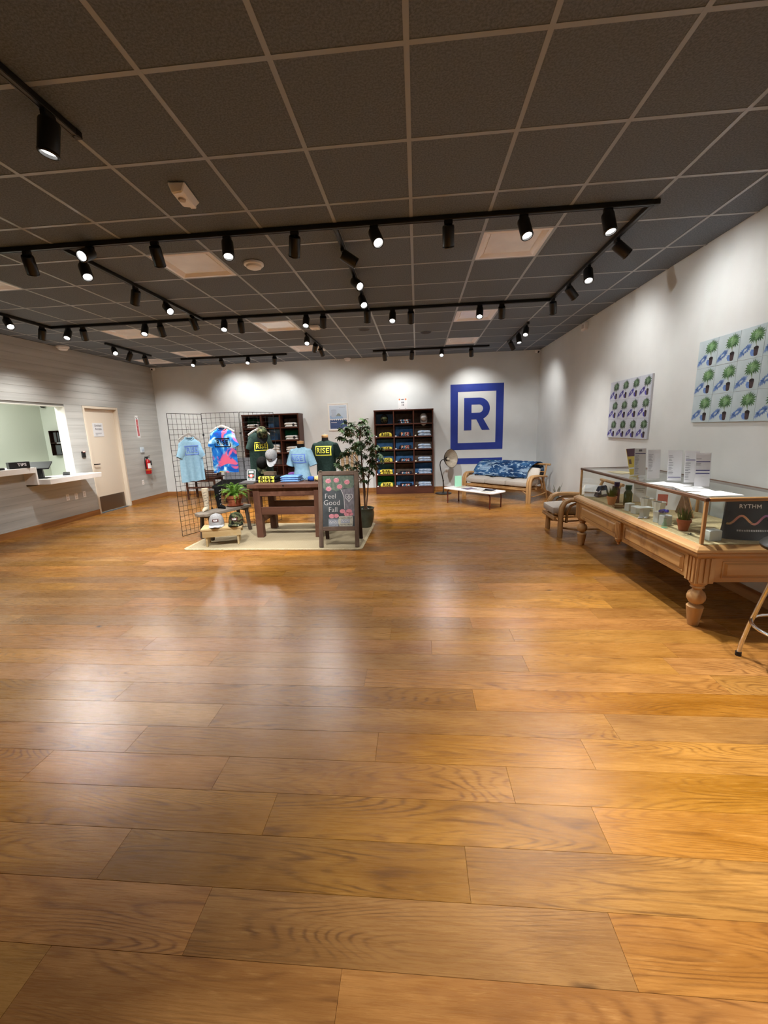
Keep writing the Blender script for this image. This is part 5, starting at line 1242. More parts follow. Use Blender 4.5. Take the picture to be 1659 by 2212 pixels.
# ------------------------------------------------------------ rattan seating
RAT = wood('honey rattan', (150, 112, 70), (190, 150, 102), 2, 2., .45, wear=(176, 136, 90), stretch=6.)
LINEN = noisy('grey beige linen', (172, 164, 156), (192, 184, 176), (120, 120, 120), .95, .15, spec=.1)
CREAMC = noisy('cream linen', (206, 198, 188), (222, 214, 204), (90, 90, 90), .95, .1, spec=.1)
def cushion(w, d, h, r=.035, puff=.012):
    m = MB(); nx, ny = 10, 8; K = []
    for top in (1, 0):
        for j in range(ny+1):
            for i in range(nx+1):
                u = -1+2*i/nx; v = -1+2*j/ny; e = (1-u**6)*(1-v**6)
                x = w/2*u*(1-.02*(v*v)); y = d/2*v*(1-.02*u*u)
                m.v.append((x, y, h/2+(h/2-r*.8*(1-e)+puff*(1-u*u)*(1-v*v))*(1 if top else -1)))
    N = (nx+1)*(ny+1)
    for j in range(ny):
        for i in range(nx):
            a = j*(nx+1)+i; m.face((a, a+1, a+nx+2, a+nx+1)); m.face((N+a, N+a+nx+1, N+a+nx+2, N+a+1))
    bd = [j for j in range(nx+1)]+[(j+1)*(nx+1)-1 for j in range(1, ny+1)]+[ny*(nx+1)+i for i in range(nx-1, -1, -1)]+[j*(nx+1) for j in range(ny-1, 0, -1)]
    # rounded side band
    mids = []
    for b in bd:
        x, y, z = m.v[b]; k = 1+.5*r/max(w, d)*2
        mids.append(m.add([(x+.35*r*(1 if x > w*.49 else -1 if x < -w*.49 else 0), y+.35*r*(1 if y > d*.49 else -1 if y < -d*.49 else 0), h/2)]))
    n_ = len(bd)
    for q_ in range(n_):
        p = (q_+1) % n_
        m.face((bd[q_], bd[p], mids[p], mids[q_])); m.face((mids[q_], mids[p], N+bd[p], N+bd[q_]))
    return m
def rattan_seat(name, label, cat, loc, rz, W, n, fo=0., ah=.50, dep=.80):
    t = thing(name, label, cat, loc, rz); hw = W/2
    for s in (-1, 1):
        x = s*hw
        for k_, dx_ in enumerate((-.026, .026)):
            obj('arm', MB().tube([(x+dx_, 0, .0), (x+dx_, .0, .30), (x+dx_, .008, ah-.10), (x+dx_, .045, ah-.03), (x+dx_, .11, ah), (x+dx_, .30, ah+.0), (x+dx_, dep*.66, ah-.02), (x+dx_*1.0, dep*.82, ah-.035)], [.026]*5+[.025, .024, .018], 10), RAT, t, smooth=60)
        obj('inner_hoop', MB().tube([(x, .075, .20), (x, .08, .34), (x, .12, ah-.08), (x, .20, ah-.045), (x, .36, ah-.045), (x, .46, ah-.09), (x, .53, .25)], .018, 9), RAT, t, smooth=60)
        obj('rear_leg', MB().tube([(x, dep*.66, ah-.04), (x, dep*.74, .34), (x, dep*.84, .16), (x, dep*.93, 0)], .022, 9), RAT, t, smooth=60)
        obj('side_brace', MB().tube([(x, .02, .13), (x, .22, .10), (x, .50, .11), (x, dep*.86, .13)], .013, 8), RAT, t, smooth=60)
        obj('curved_brace', MB().tube([(x, .02, .12), (x-s*.06, .03, .17), (x-s*.14, .03, .225), (x-s*.24, .03, .245)], .014, 8), RAT, t, smooth=60)
    for y in (.03-fo, .30, .56): obj('seat_rail', MB().tube([(-hw, y, .245+(.0 if y < .5 else -.0)), (hw, y, .245)], .022, 9), RAT, t, smooth=60)
    obj('front_apron', MB().box(-hw, .012-fo, .262, hw, .04-fo, .285), RAT, t, bevel=.004)
    for i in range(max(4, int(W/.13))): x = -hw+.05+(W-.1)*i/max(3, int(W/.13)-1); obj('seat_slat', MB().box(x-.02, .03-fo, .262, x+.02, .58, .272), RAT, t)
    for s in (-1, 1): obj('back_post', MB().tube([(s*hw*.97, .54, .22), (s*hw*.97, .66, .52), (s*hw*.97, dep*.90, .695)], .02, 9), RAT, t, smooth=60)
    obj('top_rail', MB().tube([(-hw-.06, dep*.90, .70), (hw+.06, dep*.90, .70)], .021, 10), RAT, t, smooth=60)
    for z, y in ((.36, .605), (.55, .675)): obj('back_rail', MB().tube([(-hw*.97, y, z), (hw*.97, y, z)], .014, 8), RAT, t, smooth=60)
    cw = (W-.075)/n
    for i in range(n):
        x = -hw+.0375+cw*(i+.5)
        o = obj('seat_cushion', cushion(cw-.006, .575+fo, .135), LINEN, t, (x, .295-fo/2, .29), smooth=50)
        o = obj('back_cushion', cushion(cw-.006, .37, .12), CREAMC, t, (x, .485, .44), (R(68), 0, 0), smooth=50)
    return t
S0 = Vector((1.585, 8.585, 0)); sang = math.atan2(-1.07, 1.11)
sofa = rattan_seat('rattan_sofa', 'rattan sofa with grey cushions and a blue throw in the corner', 'sofa', tuple(S0), sang, 1.55, 3)
DYE = mat('indigo throw', (40, 74, 116), .9, spec=.1); q = NT(DYE); tc = q.n('ShaderNodeTexCoord')
nz = q.n('ShaderNodeTexNoise', i_Scale=5., i_Detail=4.); q.l(tc.outputs['Object'], nz.inputs['Vector'])
mp = q.n('ShaderNodeMapping'); mp.inputs['Scale'].default_value = (3.2, 1, 9); q.l(tc.outputs['Object'], mp.inputs[0])
bk_ = q.n('ShaderNodeTexNoise', i_Scale=1.6, i_Detail=1.5); q.l(mp.outputs[0], bk_.inputs['Vector'])
wv2 = q.n('ShaderNodeTexWave', wave_type='BANDS', bands_direction='Z', i_Scale=13., i_Distortion=2.5); q.l(tc.outputs['Object'], wv2.inputs['Vector'])
ms = q.math('MULTIPLY', q.ramp(bk_.outputs[0], [(.52, (0, 0, 0)), (.58, (255, 255, 255))]), q.ramp(wv2.outputs[1], [(.45, (0, 0, 0)), (.62, (255, 255, 255))]))
mp3 = q.n('ShaderNodeMapping'); mp3.inputs['Scale'].default_value = (14, 14, 22); q.l(tc.outputs['Object'], mp3.inputs[0]); n3_ = q.n('ShaderNodeTexNoise', i_Scale=1., i_Detail=2.); q.l(mp3.outputs[0], n3_.inputs['Vector'])
ms = q.math('MAXIMUM', ms, q.math('MULTIPLY', q.ramp(n3_.outputs[0], [(.60, (0, 0, 0)), (.66, (255, 255, 255))]), .7))
cb_ = q.ramp(nz.outputs[0], [(.3, (22, 42, 78)), (.5, (38, 72, 116)), (.7, (66, 108, 154))])
q.l(q.mix(ms, cb_, lin((176, 202, 222))), q.b.inputs['Base Color'])
th = thing('indigo_throw', 'indigo dyed blue throw draped over the sofa back', 'blanket', tuple(S0), sang)
prof = [(.86, .46), (.80, .62), (.765, .72), (.72, .745), (.655, .735), (.54, .70), (.44, .685), (.375, .635), (.335, .56), (.305, .49), (.28, .448)]
rows = []; nx = 40; rg = random.Random(6)
for j, (y, z) in enumerate(prof):
    row = []
    for i in range(nx+1):
        u = i/nx; x = -.69+1.33*u+.02*math.sin(j*1.2)*(1 if i in (0, nx) else 0); f = .010*math.sin(u*31+j*.5)+.006*math.sin(u*67+1)
        if i == nx: x += -.02*j*.25
        row.append((x+(.018*(j-3) if j > 3 else 0)*(-1 if u > .5 else -1)*.5, y-abs(f)*.8, z+f*.6+(.014 if 3 < j < 9 else 0)))
    rows.append(row)
o = obj('cloth', MB().loft(rows, cap=False, closed=False), DYE, th, smooth=80); md = o.modifiers.new('thickness', 'SOLIDIFY'); md.thickness = .008; md.offset = 1
fr = MB()
for i in range(0, nx+1, 2): p = Vector(rows[-1][i]); fr.tube([p, p+Vector((0, -.018, -.004))], .0025, 4)
tag(obj('fringe', fr, DYE, th), kind='stuff')
rattan_seat('rattan_armchair', 'rattan armchair with grey cushion behind the display case', 'armchair', (1.905, 5.775, 0), R(-90), .52, 1, fo=.10, ah=.51, dep=.82)

# ------------------------------------------------------------ coffee table
ang = math.atan2(-.93, .86); ct = thing('coffee_table', 'white topped coffee table with thin brown red legs by the sofa', 'coffee table', (1.075, 7.95, 0), ang)
RUST = mat('rust red metal', (104, 48, 36), .4, .2)
obj('top', rug_mb(1.22, .47, .09, .292, .314), mat('white laminate top', (236, 236, 236), .3), ct, bevel=.004)
for sx in (-1, 1):
    for sy in (-1, 1): obj('leg', MB().tube([(sx*.52, sy*.165, 0), (sx*.52, sy*.165, .235), (sx*.50, sy*.165, .272), (sx*.44, sy*.165, .286)], .012, 8), RUST, ct, smooth=60)
    obj('cross_bar', MB().tube([(sx*.49, -.165, .284), (sx*.49, .165, .284)], .010, 8), RUST, ct, smooth=60)
cm = Matrix.Translation((1.075, 7.95, .3145)) @ Rz(ang)
MAGC = [((198, 190, 176), 'tan'), ((120, 110, 130), 'mauve'), ((206, 200, 196), 'pale'), ((70, 66, 76), 'dark'), ((214, 206, 190), 'cream')]
for k, (x, y, w_, a) in enumerate(((-.33, .05, .2, 8), (-.08, -.03, .21, -12), (.17, .02, .24, 5), (.33, .06, .2, 22), (.41, -.08, .19, -6))):
    p = cm @ Vector((x, y, 0)); c, nm = MAGC[k]
    t = thing('magazine', '%s covered magazine lying on the coffee table, %s along it' % (nm, ORD[k]), 'magazine', p, ang+R(a), 'magazines on the coffee table')
    obj('pages', MB().box(-w_/2+.003, -.118, 0, w_/2-.003, .118, .006), PAPER, t); obj('cover', MB().box(-w_/2, -.12, .006, w_/2, .12, .0072), noisy('cover '+nm, tuple(int(v*.8) for v in c), c, (14, 14, 14), .35, lo=.45, hi=.55), t)
p = cm @ Vector((-.50, .12, 0))
t = thing('green_notebook', 'mint green book standing upright on the coffee table', 'book', (p.x, p.y, p.z), R(8)); MINT = mat('mint cover', (150, 206, 178), .5)
obj('cover', MB().box(-.066, -.018, 0, .066, -.014, .21).box(-.066, .014, 0, .066, .018, .21).box(-.07, -.018, 0, -.066, .018, .21), MINT, t); obj('pages', MB().box(-.065, -.014, .004, .062, .014, .206), PAPER, t)
# ------------------------------------------------------------ snake plant behind the chair
t = thing('snake_plant', 'grey green spiky plant in a pot by the right wall beside the sofa', 'potted plant', (2.545, 7.62, 0))
obj('pot', MB().lathe([(.07, 0), (.088, .16), (.094, .18), (.082, .18), (.08, .15), (0, .15)], 20), mat('grey pot', (120, 116, 112), .6), t, smooth=40)
SNK = noisy('grey green blade', (110, 116, 108), (146, 150, 142), (9, 9, 50), .5)
for k in range(7):
    a = k*2.4; L_ = .30-.025*k; m = MB(); rr = []
    for f, w_ in ((0, .022), (.3, .026), (.7, .020), (1, .002)): c_ = Vector((.02*math.cos(a)+.07*f*f*math.cos(a), .02*math.sin(a)+.07*f*f*math.sin(a), .15+L_*f)); s_ = Vector((-math.sin(a), math.cos(a), 0))*w_; rr.append([c_-s_, c_+Vector((math.cos(a), math.sin(a), 0))*w_*.3, c_+s_])
    obj('blade', m.loft(rr, cap=False, closed=False), SNK, t, smooth=60)

# ------------------------------------------------------------ display case
CX0, CX1, CY0, CY1 = 2.0, 2.685, 2.965, 5.19; CZ0, CZ1 = .635, .965
dc = thing('display_case', 'long glass topped wooden display case with turned legs on the right', 'display case', (CX0, CY0, 0))
w_, l_ = CX1-CX0, CY1-CY0
OKA = wood('aged oak lengthwise', (158, 114, 66), (200, 156, 102), 1, 2.2, .45, wear=(134, 94, 56), stretch=10.); OKB = wood('aged oak crosswise', (166, 120, 70), (204, 160, 106), 0, 2.2, .45, wear=(184, 140, 90), stretch=10.)
OKV = wood('aged oak upright', (170, 126, 78), (212, 172, 120), 2, 2.2, .5, wear=(146, 106, 66), stretch=10.); OKD = wood('dark rail wood', (78, 52, 36), (104, 72, 50), 1, 3., .45)
FAB = noisy('tan case lining', (164, 148, 112), (182, 166, 130), (70, 70, 70), .95, .1, spec=.1)
prof = [(-.004, 0), (.022, -.010), (.046, -.030), (.052, -.046), (.040, -.056), (.044, -.062), (.044, -.076), (.030, -.080), (.018, -.100)]   # outward, down from CZ0
def ring_at(o, z): return [(-o, -o, z), (w_+o, -o, z), (w_+o, l_+o, z), (-o, l_+o, z)]
mo = MB(); R4 = [ring_at(o, CZ0+z) for o, z in prof]
for sidx, (nm, mt) in enumerate((('moulding', OKB), ('moulding', OKA), ('moulding', OKB), ('moulding', OKA))):
    m = MB(); j = (sidx+1) % 4
    for k in range(len(R4)-1): m.quad(R4[k][sidx], R4[k][j], R4[k+1][j], R4[k+1][sidx])
    obj(nm, m, mt, dc)
obj('case_floor', MB().box(-.002, -.002, CZ0-.02, w_+.002, l_+.002, CZ0), FAB, dc)
obj('under_board', MB().box(-.015, -.015, CZ0-.10, w_+.015, l_+.015, CZ0-.085), OKA, dc)
az0, az1 = .355, CZ0-.10
for y in (-.012, l_-.016): obj('apron', MB().box(.05, y, az0, w_-.05, y+.028, az1), OKB, dc, bevel=.002)
for x in (-.012, w_-.016): obj('apron', MB().box(x, .05, az0, x+.028, l_-.05, az1), OKA, dc, bevel=.002)
# raised panels on the fronts
def raised(parent, nm, x0, x1, side, mt):
    z0, z1 = az0+.045, az1-.035
    m = MB()
    if side == 'w':
        a = [(-.012, x0, z0), (-.012, x1, z0), (-.012, x1, z1), (-.012, x0, z1)]; b = [(-.024, x0+.015, z0+.012), (-.024, x1-.015, z0+.012), (-.024, x1-.015, z1-.012), (-.024, x0+.015, z1-.012)]
        m.loft([a, b]); fr_ = [(-.013, x0-.012, z0-.01), (-.013, x1+.012, z0-.01), (-.013, x1+.012, z1+.01), (-.013, x0-.012, z1+.01)]
    else:
        a = [(x0, -.012, z0), (x1, -.012, z0), (x1, -.012, z1), (x0, -.012, z1)]; b = [(x0+.015, -.024, z0+.012), (x1-.015, -.024, z0+.012), (x1-.015, -.024, z1-.012), (x0+.015, -.024, z1-.012)]
        m.loft([a, b]); fr_ = [(x0-.012, -.013, z0-.01), (x1+.012, -.013, z0-.01), (x1+.012, -.013, z1+.01), (x0-.012, -.013, z1+.01)]
    obj('panel', m, mt, parent)
    g = MB(); 
    for k in range(4): g.tube([fr_[k], fr_[(k+1) % 4]], .0045, 6)
    obj('panel_bead', g, mt, parent)
raised(dc, 'panel', .15, l_/2-.10, 'w', OKA); raised(dc, 'panel', l_/2+.10, l_-.15, 'w', OKA); raised(dc, 'panel', .17, w_-.15, 's', OKB)
# corbel in the middle of the long side
m = MB().box(-.040, l_/2-.045, .375, -.008, l_/2+.045, az1+.01)
for k in (-1, 0, 1): m.box(-.048, l_/2+k*.028-.009, .385, -.038, l_/2+k*.028+.009, az1)
m.lathe([(.036, .375), (.03, .355), (.012, .335), (.018, .325), (.0, .31)], 10, -.022, l_/2); obj('corbel', m, OKV, dc, bevel=.002)
def leg_me():
    m = MB().box(-.062, -.062, .345, .062, .062, az1+.005)
    for k in (-1, 0, 1):
        for (ux, uy) in ((1, 0), (-1, 0), (0, 1), (0, -1)):
            a = k*.036; bx_ = .062
            if ux: m.box(ux*bx_, a-.011, .352, ux*(bx_+.009), a+.011, az1)
            else: m.box(a-.011, uy*bx_, .352, a+.011, uy*(bx_+.009), az1)
    m.lathe([(.0, 0), (.034, 0), (.036, .006), (.052, .13), (.055, .148), (.046, .158), (.026, .164), (.024, .170), (.044, .180), (.058, .205), (.060, .228), (.052, .256), (.036, .272), (.028, .282), (.032, .290), (.046, .300), (.040, .312), (.056, .330), (.056, .346)], 22)
    return mesh('leg', m, OKV, smooth=38)
lm_ = leg_me()
for x, y in ((.045, .045), (w_-.045, .045), (.045, l_-.045), (w_-.045, l_-.045)): link('leg', lm_, dc, (x, y, 0))
# glass box
pw = .022
for x, y in ((0, 0), (w_-pw, 0), (0, l_-pw), (w_-pw, l_-pw)): obj('corner_post', MB().box(x, y, CZ0, x+pw, y+pw, CZ1-.018), OKV, dc, bevel=.003)
obj('mid_post', MB().box(w_-pw, l_/2-.011, CZ0, w_, l_/2+.011, CZ1-.018), OKV, dc, bevel=.003)
for x in (-.004, w_-.026): obj('top_rail', MB().box(x, -.004, CZ1-.022, x+.03, l_+.004, CZ1+.004), OKD, dc, bevel=.005)
obj('top_rail', MB().box(.026, -.004, CZ1-.022, w_-.026, .026, CZ1+.004), OKB, dc, bevel=.005); obj('top_rail', MB().box(.026, l_-.026, CZ1-.022, w_-.026, l_+.004, CZ1+.004), OKD, dc, bevel=.005)
obj('glass_pane', MB().quad((.008, pw, CZ0), (.008, l_-pw, CZ0), (.008, l_-pw, CZ1-.02), (.008, pw, CZ1-.02)), GLASS, dc)
obj('glass_pane', MB().quad((pw, .008, CZ0), (w_-pw, .008, CZ0), (w_-pw, .008, CZ1-.02), (pw, .008, CZ1-.02)), GLASS, dc)
obj('glass_pane', MB().quad((pw, l_-.008, CZ0), (w_-pw, l_-.008, CZ0), (w_-pw, l_-.008, CZ1-.02), (pw, l_-.008, CZ1-.02)), GLASS, dc)
obj('glass_pane', MB().quad((w_-.008, pw, CZ0), (w_-.008, l_-pw, CZ0), (w_-.008, l_-pw, CZ1-.02), (w_-.008, pw, CZ1-.02)), GLASS, dc)
obj('glass_top', MB().quad((.02, .02, CZ1+.001), (w_-.02, .02, CZ1+.001), (w_-.02, l_-.02, CZ1+.001), (.02, l_-.02, CZ1+.001)), GLASS, dc)

# ------------------------------------------------------------ what lies in the case
FZ = CZ0+.0008
GRASS = noisy('grass green', (40, 66, 22), (78, 108, 42), (20, 20, 8), .6, spec=.2)
def grass_pot(label, x, y, s=1.0, col=TERRA, seed=1):
    t = thing('grass_pot', label, 'potted plant', (x, y, FZ), seed, 'grass pots in the case'); rg = random.Random(seed)
    obj('pot', MB().lathe([(.028*s, 0), (.040*s, .060*s), (.044*s, .060*s), (.045*s, .082*s), (.040*s, .082*s), (.038*s, .07*s), (0, .07*s)], 20), col, t, smooth=40)
    g = MB()
    for k in range(90):
        a = rg.uniform(0, 6.28); r_ = .036*s*math.sqrt(rg.random()); ln_ = rg.uniform(.06, .115)*s; ox = .03*s*math.cos(a)*r_/.036/s+rg.uniform(-.01, .01); oy = .03*s*math.sin(a)*r_/.036/s+rg.uniform(-.01, .01); b_ = a+1.57
        p0 = Vector((r_*math.cos(a), r_*math.sin(a), .07*s)); w2 = Vector((math.cos(b_), math.sin(b_), 0))*.0022*s; p1 = p0+Vector((ox*.4, oy*.4, ln_*.6)); p2 = p0+Vector((ox, oy, ln_))
        g.poly([p0-w2, p0+w2, p1+w2*.8, p2, p1-w2*.8])
    tag(obj('grass', g, GRASS, t), kind='stuff')
grass_pot('terracotta pot of grass at the near corner of the display case', 2.125, 3.37, 1.12, TERRA, 2)
grass_pot('small pale terracotta pot of grass at the far end of the case', 2.075, 4.50, 1.12, noisy('pale terracotta', (188, 126, 84), (206, 146, 102), (14, 14, 14), .8), 3)
FROST = mat('frosted white acrylic', (222, 228, 228), .35); FROST.node_tree.nodes['Principled BSDF'].inputs['Transmission Weight'].default_value = .35
def bottle(label, x, y, col, h, r_, capc, seed=0):
    t = thing('bottle', label, 'bottle', (x, y, FZ)); g = glass('tinted glass %d' % seed, col, 1.5)
    obj('body', MB().lathe([(0, .002), (r_, .002), (r_, h*.62), (r_*.8, h*.70), (r_*.62, h*.74), (r_*.62, h*.80)], 18), g, t, smooth=50)
    obj('stopper', MB().lathe([(r_*.75, h*.80), (r_*.8, h), (0, h)], 16), mat('stopper %d' % seed, capc, .3), t, smooth=40)
bottle('purple bottle with blue stopper in the far half of the case', 2.165, 4.60, (.30, .16, .22), .23, .034, (28, 36, 110), 1)
bottle('dark green bottle in the far half of the case', 2.20, 4.42, (.05, .26, .18), .22, .040, (10, 74, 58), 2)
bottle('small smoky glass bottle beside the pale terracotta pot', 2.20, 4.72, (.5, .45, .38), .17, .03, (60, 50, 44), 3)
t = thing('dark_pouch', 'dark blue and black pouch at the far end of the case', 'pouch', (2.20, 5.02, FZ), R(30)); obj('pouch', MB().hexa([(-.10, -.03, 0), (.10, -.03, 0), (.10, .05, 0), (-.10, .05, 0)], [(-.07, .0, .13), (.08, .0, .13), (.08, .02, .13), (-.07, .02, .13)]), noisy('dark blue film', (20, 24, 34), (60, 80, 110), (14, 14, 14), .25), t, bevel=.01); obj('label_patch', MB().hexa([(-.05, -.031, .03), (.04, -.031, .03), (.04, -.029, .03), (-.05, -.029, .03)], [(-.04, -.017, .075), (.04, -.017, .075), (.04, -.015, .075), (-.04, -.015, .075)]), PAPER, t)
t = thing('leaflet', 'white leaflet leaning at the far end of the case', 'leaflet', (2.09, 5.04, FZ), R(-35)); obj('sheet', MB().hexa([(-.09, -.04, .06), (.09, -.04, .06), (.09, -.037, .06), (-.09, -.037, .06)], [(-.09, .06, .13), (.09, .06, .13), (.09, .063, .13), (-.09, .063, .13)]), PAPER, t); obj('fold_foot', MB().hexa([(-.08, -.03, 0), (.08, -.03, 0), (.08, -.025, 0), (-.08, -.025, 0)], [(-.08, .0, .09), (.08, .0, .09), (.08, .004, .09), (-.08, .004, .09)]), PAPER, t)
t = thing('info_card', 'tall white card standing behind the green bottle in the case', 'card', (2.42, 4.62, FZ), R(-20)); obj('card', MB().box(-.06, 0, 0, .06, .003, .22), PAPER, t); obj('printed_lines', MB().box(-.045, -.0008, .15, .045, 0, .155).box(-.045, -.0008, .13, .03, 0, .134).box(-.045, -.0008, .11, .04, 0, .114), GREYINK, t)
def cup(label, x, y, s=1.):
    t = thing('paper_cup', label, 'cup', (x, y, FZ), 0, 'pleated white cups in the case'); K = 20
    def rg_(r_, z): return [((r_*(1+.05*(-1)**k))*math.cos(2*PI*k/K), (r_*(1+.05*(-1)**k))*math.sin(2*PI*k/K), z) for k in range(K)]
    obj('cup', MB().loft([rg_(.034*s, 0), rg_(.044*s, .06*s), rg_(.056*s, .125*s), rg_(.053*s, .125*s), rg_(.040*s, .05*s), rg_(.030*s, .01)]), mat('white ribbed paper', (226, 226, 222), .6), t, smooth=20); obj('contents', MB().lathe([(.050*s, .108*s), (.03*s, .114*s), (0, .112*s)], 16), mat('dark herb', (54, 46, 36), .9), t, smooth=60)
cup('left of two white pleated cups in the middle of the case', 2.25, 4.16); cup('right of two white pleated cups in the middle of the case', 2.25, 3.95, 1.02)
def cube(label, x, y, sx, sy, h, rz=0, m=FROST, name='frosted_block', cat='display block'):
    t = thing(name, label, cat, (x, y, FZ), rz, 'frosted acrylic blocks in the case'); obj('block', MB().box(-sx/2, -sy/2, 0, sx/2, sy/2, h), m, t, bevel=.003); obj('lid', MB().box(-sx/2+.004, -sy/2+.004, h, sx/2-.004, sy/2-.004, h+.002), m, t)
cube('frosted block, farthest left of the row in the case', 2.10, 4.17, .07, .06, .075, .3); cube('frosted block beside the T shaped riser, left of it', 2.10, 4.04, .075, .065, .07, .3)
t = thing('acrylic_riser', 'white T shaped riser in the middle of the case', 'riser', (2.085, 3.87, FZ), R(10)); obj('post', MB().box(-.032, -.025, 0, .032, .025, .085), FROST, t, bevel=.003); obj('top_plate', MB().box(-.08, -.035, .085, .06, .035, .095), FROST, t, bevel=.002)
cube('taller frosted block under the blue crystals, left one', 2.10, 3.66, .075, .06, .095, .2); cube('taller frosted block under the blue crystals, right one', 2.09, 3.555, .075, .06, .085, .2)
cube('frosted block beside the dark printed box at the near end', 2.15, 3.085, .09, .075, .075, .1)
def crystals(label, x, y, z, col, n, s, seed, name='crystal_cluster'):
    t = thing(name, label, 'crystals', (x, y, z), 0); rg = random.Random(seed)
    for k in range(n):
        m = MB(); c_ = Vector((rg.uniform(-.045, .045)*s, rg.uniform(-.025, .025)*s, .012*s)); m.ball(c_, (rg.uniform(.012, .022)*s, rg.uniform(.012, .02)*s, .013*s), 6, 4)
        obj('crystal', m, col, t)
crystals('cluster of deep blue crystals on the frosted blocks', 2.095, 3.605, FZ+.0985, mat('deep blue crystal', (44, 42, 128), .25, spec=.6), 9, 1.0, 3)
crystals('clear glass nuggets beside the near grass pot', 2.075, 3.22, FZ, glass('nugget glass', (.97, .98, .98), 1.5), 8, .9, 5, 'glass_nuggets')
crystals('silvery nuggets in front of the T shaped riser', 2.045, 3.80, FZ, mat('silver nugget', (190, 190, 196), .25, .6), 7, .8, 6, 'silver_nuggets')
t = thing('glass_vial', 'small pale green glass vial at the case front beside the grass pot', 'vial', (2.035, 3.465, FZ)); obj('vial', MB().lathe([(0, .001), (.022, .001), (.018, .03), (.010, .05), (.010, .075), (.014, .078)], 16), glass('pale green glass', (.78, .92, .84), 1.5), t, smooth=50); obj('base_pad', MB().lathe([(.024, 0), (.024, .0012), (0, .0012)], 16), mat('green pad', (130, 170, 150), .4), t)
t = thing('dark_tray', 'small dark wooden tray in front of the green bottle', 'tray', (2.095, 4.33, FZ), R(-12)); DTW = wood('tray wood', (90, 70, 52), (116, 94, 72), 0, 5.); obj('base', MB().box(-.07, -.05, 0, .07, .05, .006), DTW, t)
for x0, y0, x1, y1 in ((-.07, -.05, .07, -.044), (-.07, .044, .07, .05), (-.07, -.044, -.064, .044), (.064, -.044, .07, .044)): obj('edge', MB().box(x0, y0, .006, x1, y1, .02), DTW, t)
t = thing('photo_card', 'white card with a red photo leaning behind the pleated cups', 'card', (2.47, 4.20, FZ), R(-32), rot=(R(-16), 0, R(-32))); obj('card', MB().box(-.10, 0, .0, .10, .003, .25), PAPER, t); obj('photo', MB().quad((-.085, -.001, .04), (.0, -.001, .04), (.0, -.001, .15), (-.085, -.001, .15)), mat('coral red print', (186, 96, 84), .5), t); obj('printed_marks', MB().quad((.02, -.001, .17), (.032, -.001, .17), (.032, -.001, .21), (.02, -.001, .21)).quad((.05, -.001, .17), (.062, -.001, .17), (.062, -.001, .21), (.05, -.001, .21)), INK, t)
t = thing('wood_prism', 'brown wooden wedge leaning behind the pleated cups', 'wedge', (2.47, 3.93, FZ), R(80)); WDG = wood('brown wedge wood', (78, 54, 36), (110, 80, 54), 2, 5.); obj('wedge', MB().prism([(-.14, -.02, 0), (.14, -.02, 0), (.02, -.02, .20)], (0, .045, 0)), WDG, t, bevel=.004); obj('edge_strip', MB().bar((-.14, -.02, .006), (.02, -.02, .206), .006, .006), OKB, t)
for k, (x, y) in enumerate(((2.53, 3.42), (2.44, 3.22), (2.56, 3.08))):
    t = thing('clear_tumbler', 'clear tumbler in the near back of the case, %s from the back' % ORD[k], 'tumbler', (x, y, FZ), 0, 'clear tumblers in the case'); obj('tumbler', MB().lathe([(.0, .002), (.034, .002), (.046, .14), (.043, .14), (.032, .01)], 18), ACRYL, t, smooth=40); obj('dark_lid', MB().lathe([(.048, .14), (.048, .155), (0, .157)], 18), BLACKP if k != 1 else FROST, t, smooth=40)
# printed black box
t = thing('printed_pouch', 'large black printed pouch with a wavy colour ribbon at the case end', 'pouch', (2.43, 3.14, FZ), R(-7)); BLF = noisy('black foil', (18, 18, 20), (26, 26, 30), (5, 5, 5), .32, .1)
PW, PH = .34, .285
def pf(x, z): u = 2*x/PW; v = z/PH; return -.055*(1-v)**1.2*max(0, 1-u*u)**.5-.012-(.022*(max(0, .22-v)/.22)*(1-u*u*.6) if v < .22 else 0)
fr_, bk2 = [], []
for j in range(15):
    v = j/14; row = []; r2_ = []
    for i in range(19):
        u = -1+2*i/18; x = PW/2*u*(1-.05*v+(.10*(1-v)**6)); row.append((x, pf(PW/2*u, PH*v), PH*v-.006*math.sin(u*3)*(1-v)*0)); r2_.append((x, .045*(1-v)**1.2*(1-u*u)**.5+.004, PH*v))
    fr_.append(row+r2_[::-1]); 
obj('body', MB().loft(fr_), BLF, t, smooth=60)
ry = text_mb('RYTH', .041, .012, space=1.08); x0_ = max(v[0] for v in ry.v)+.006; hz_ = .0142; st_ = .0058
for q4 in (((0, -hz_), (st_, -hz_), (st_, hz_), (0, hz_)), ((.029-st_, -hz_), (.029, -hz_), (.029, hz_), (.029-st_, hz_)), ((.0, hz_), (.0145-st_*.5, -.006), (.0145+st_*.5, -.006), (st_*1.1, hz_)), ((.029-st_*1.1, hz_), (.0145-st_*.5, -.006), (.0145+st_*.5, -.006), (.029, hz_))):
    ry.quad(*[(x0_+x_, 0, z_+sum(v[2] for v in (min(ry.v, key=lambda p: p[2]), max(ry.v, key=lambda p: p[2])))/2*0) for x_, z_ in q4])
obj('lettering', project(ry.xf(T4((-.030, 0, .238))), pf, .003, .02), PAPER, t)
RIB = mat('rainbow ribbon', (230, 160, 140), .45); q = NT(RIB); tc = q.n('ShaderNodeTexCoord'); sx_ = q.n('ShaderNodeSeparateXYZ'); q.l(tc.outputs['Object'], sx_.inputs[0])
q.l(q.ramp(q.math('ADD', q.math('MULTIPLY', sx_.outputs[0], 3.0), .5), [(.02, (206, 184, 110)), (.22, (214, 140, 130)), (.42, (244, 190, 140)), (.62, (226, 150, 170)), (.8, (176, 120, 206)), (.98, (150, 110, 210))]), q.b.inputs['Base Color'])
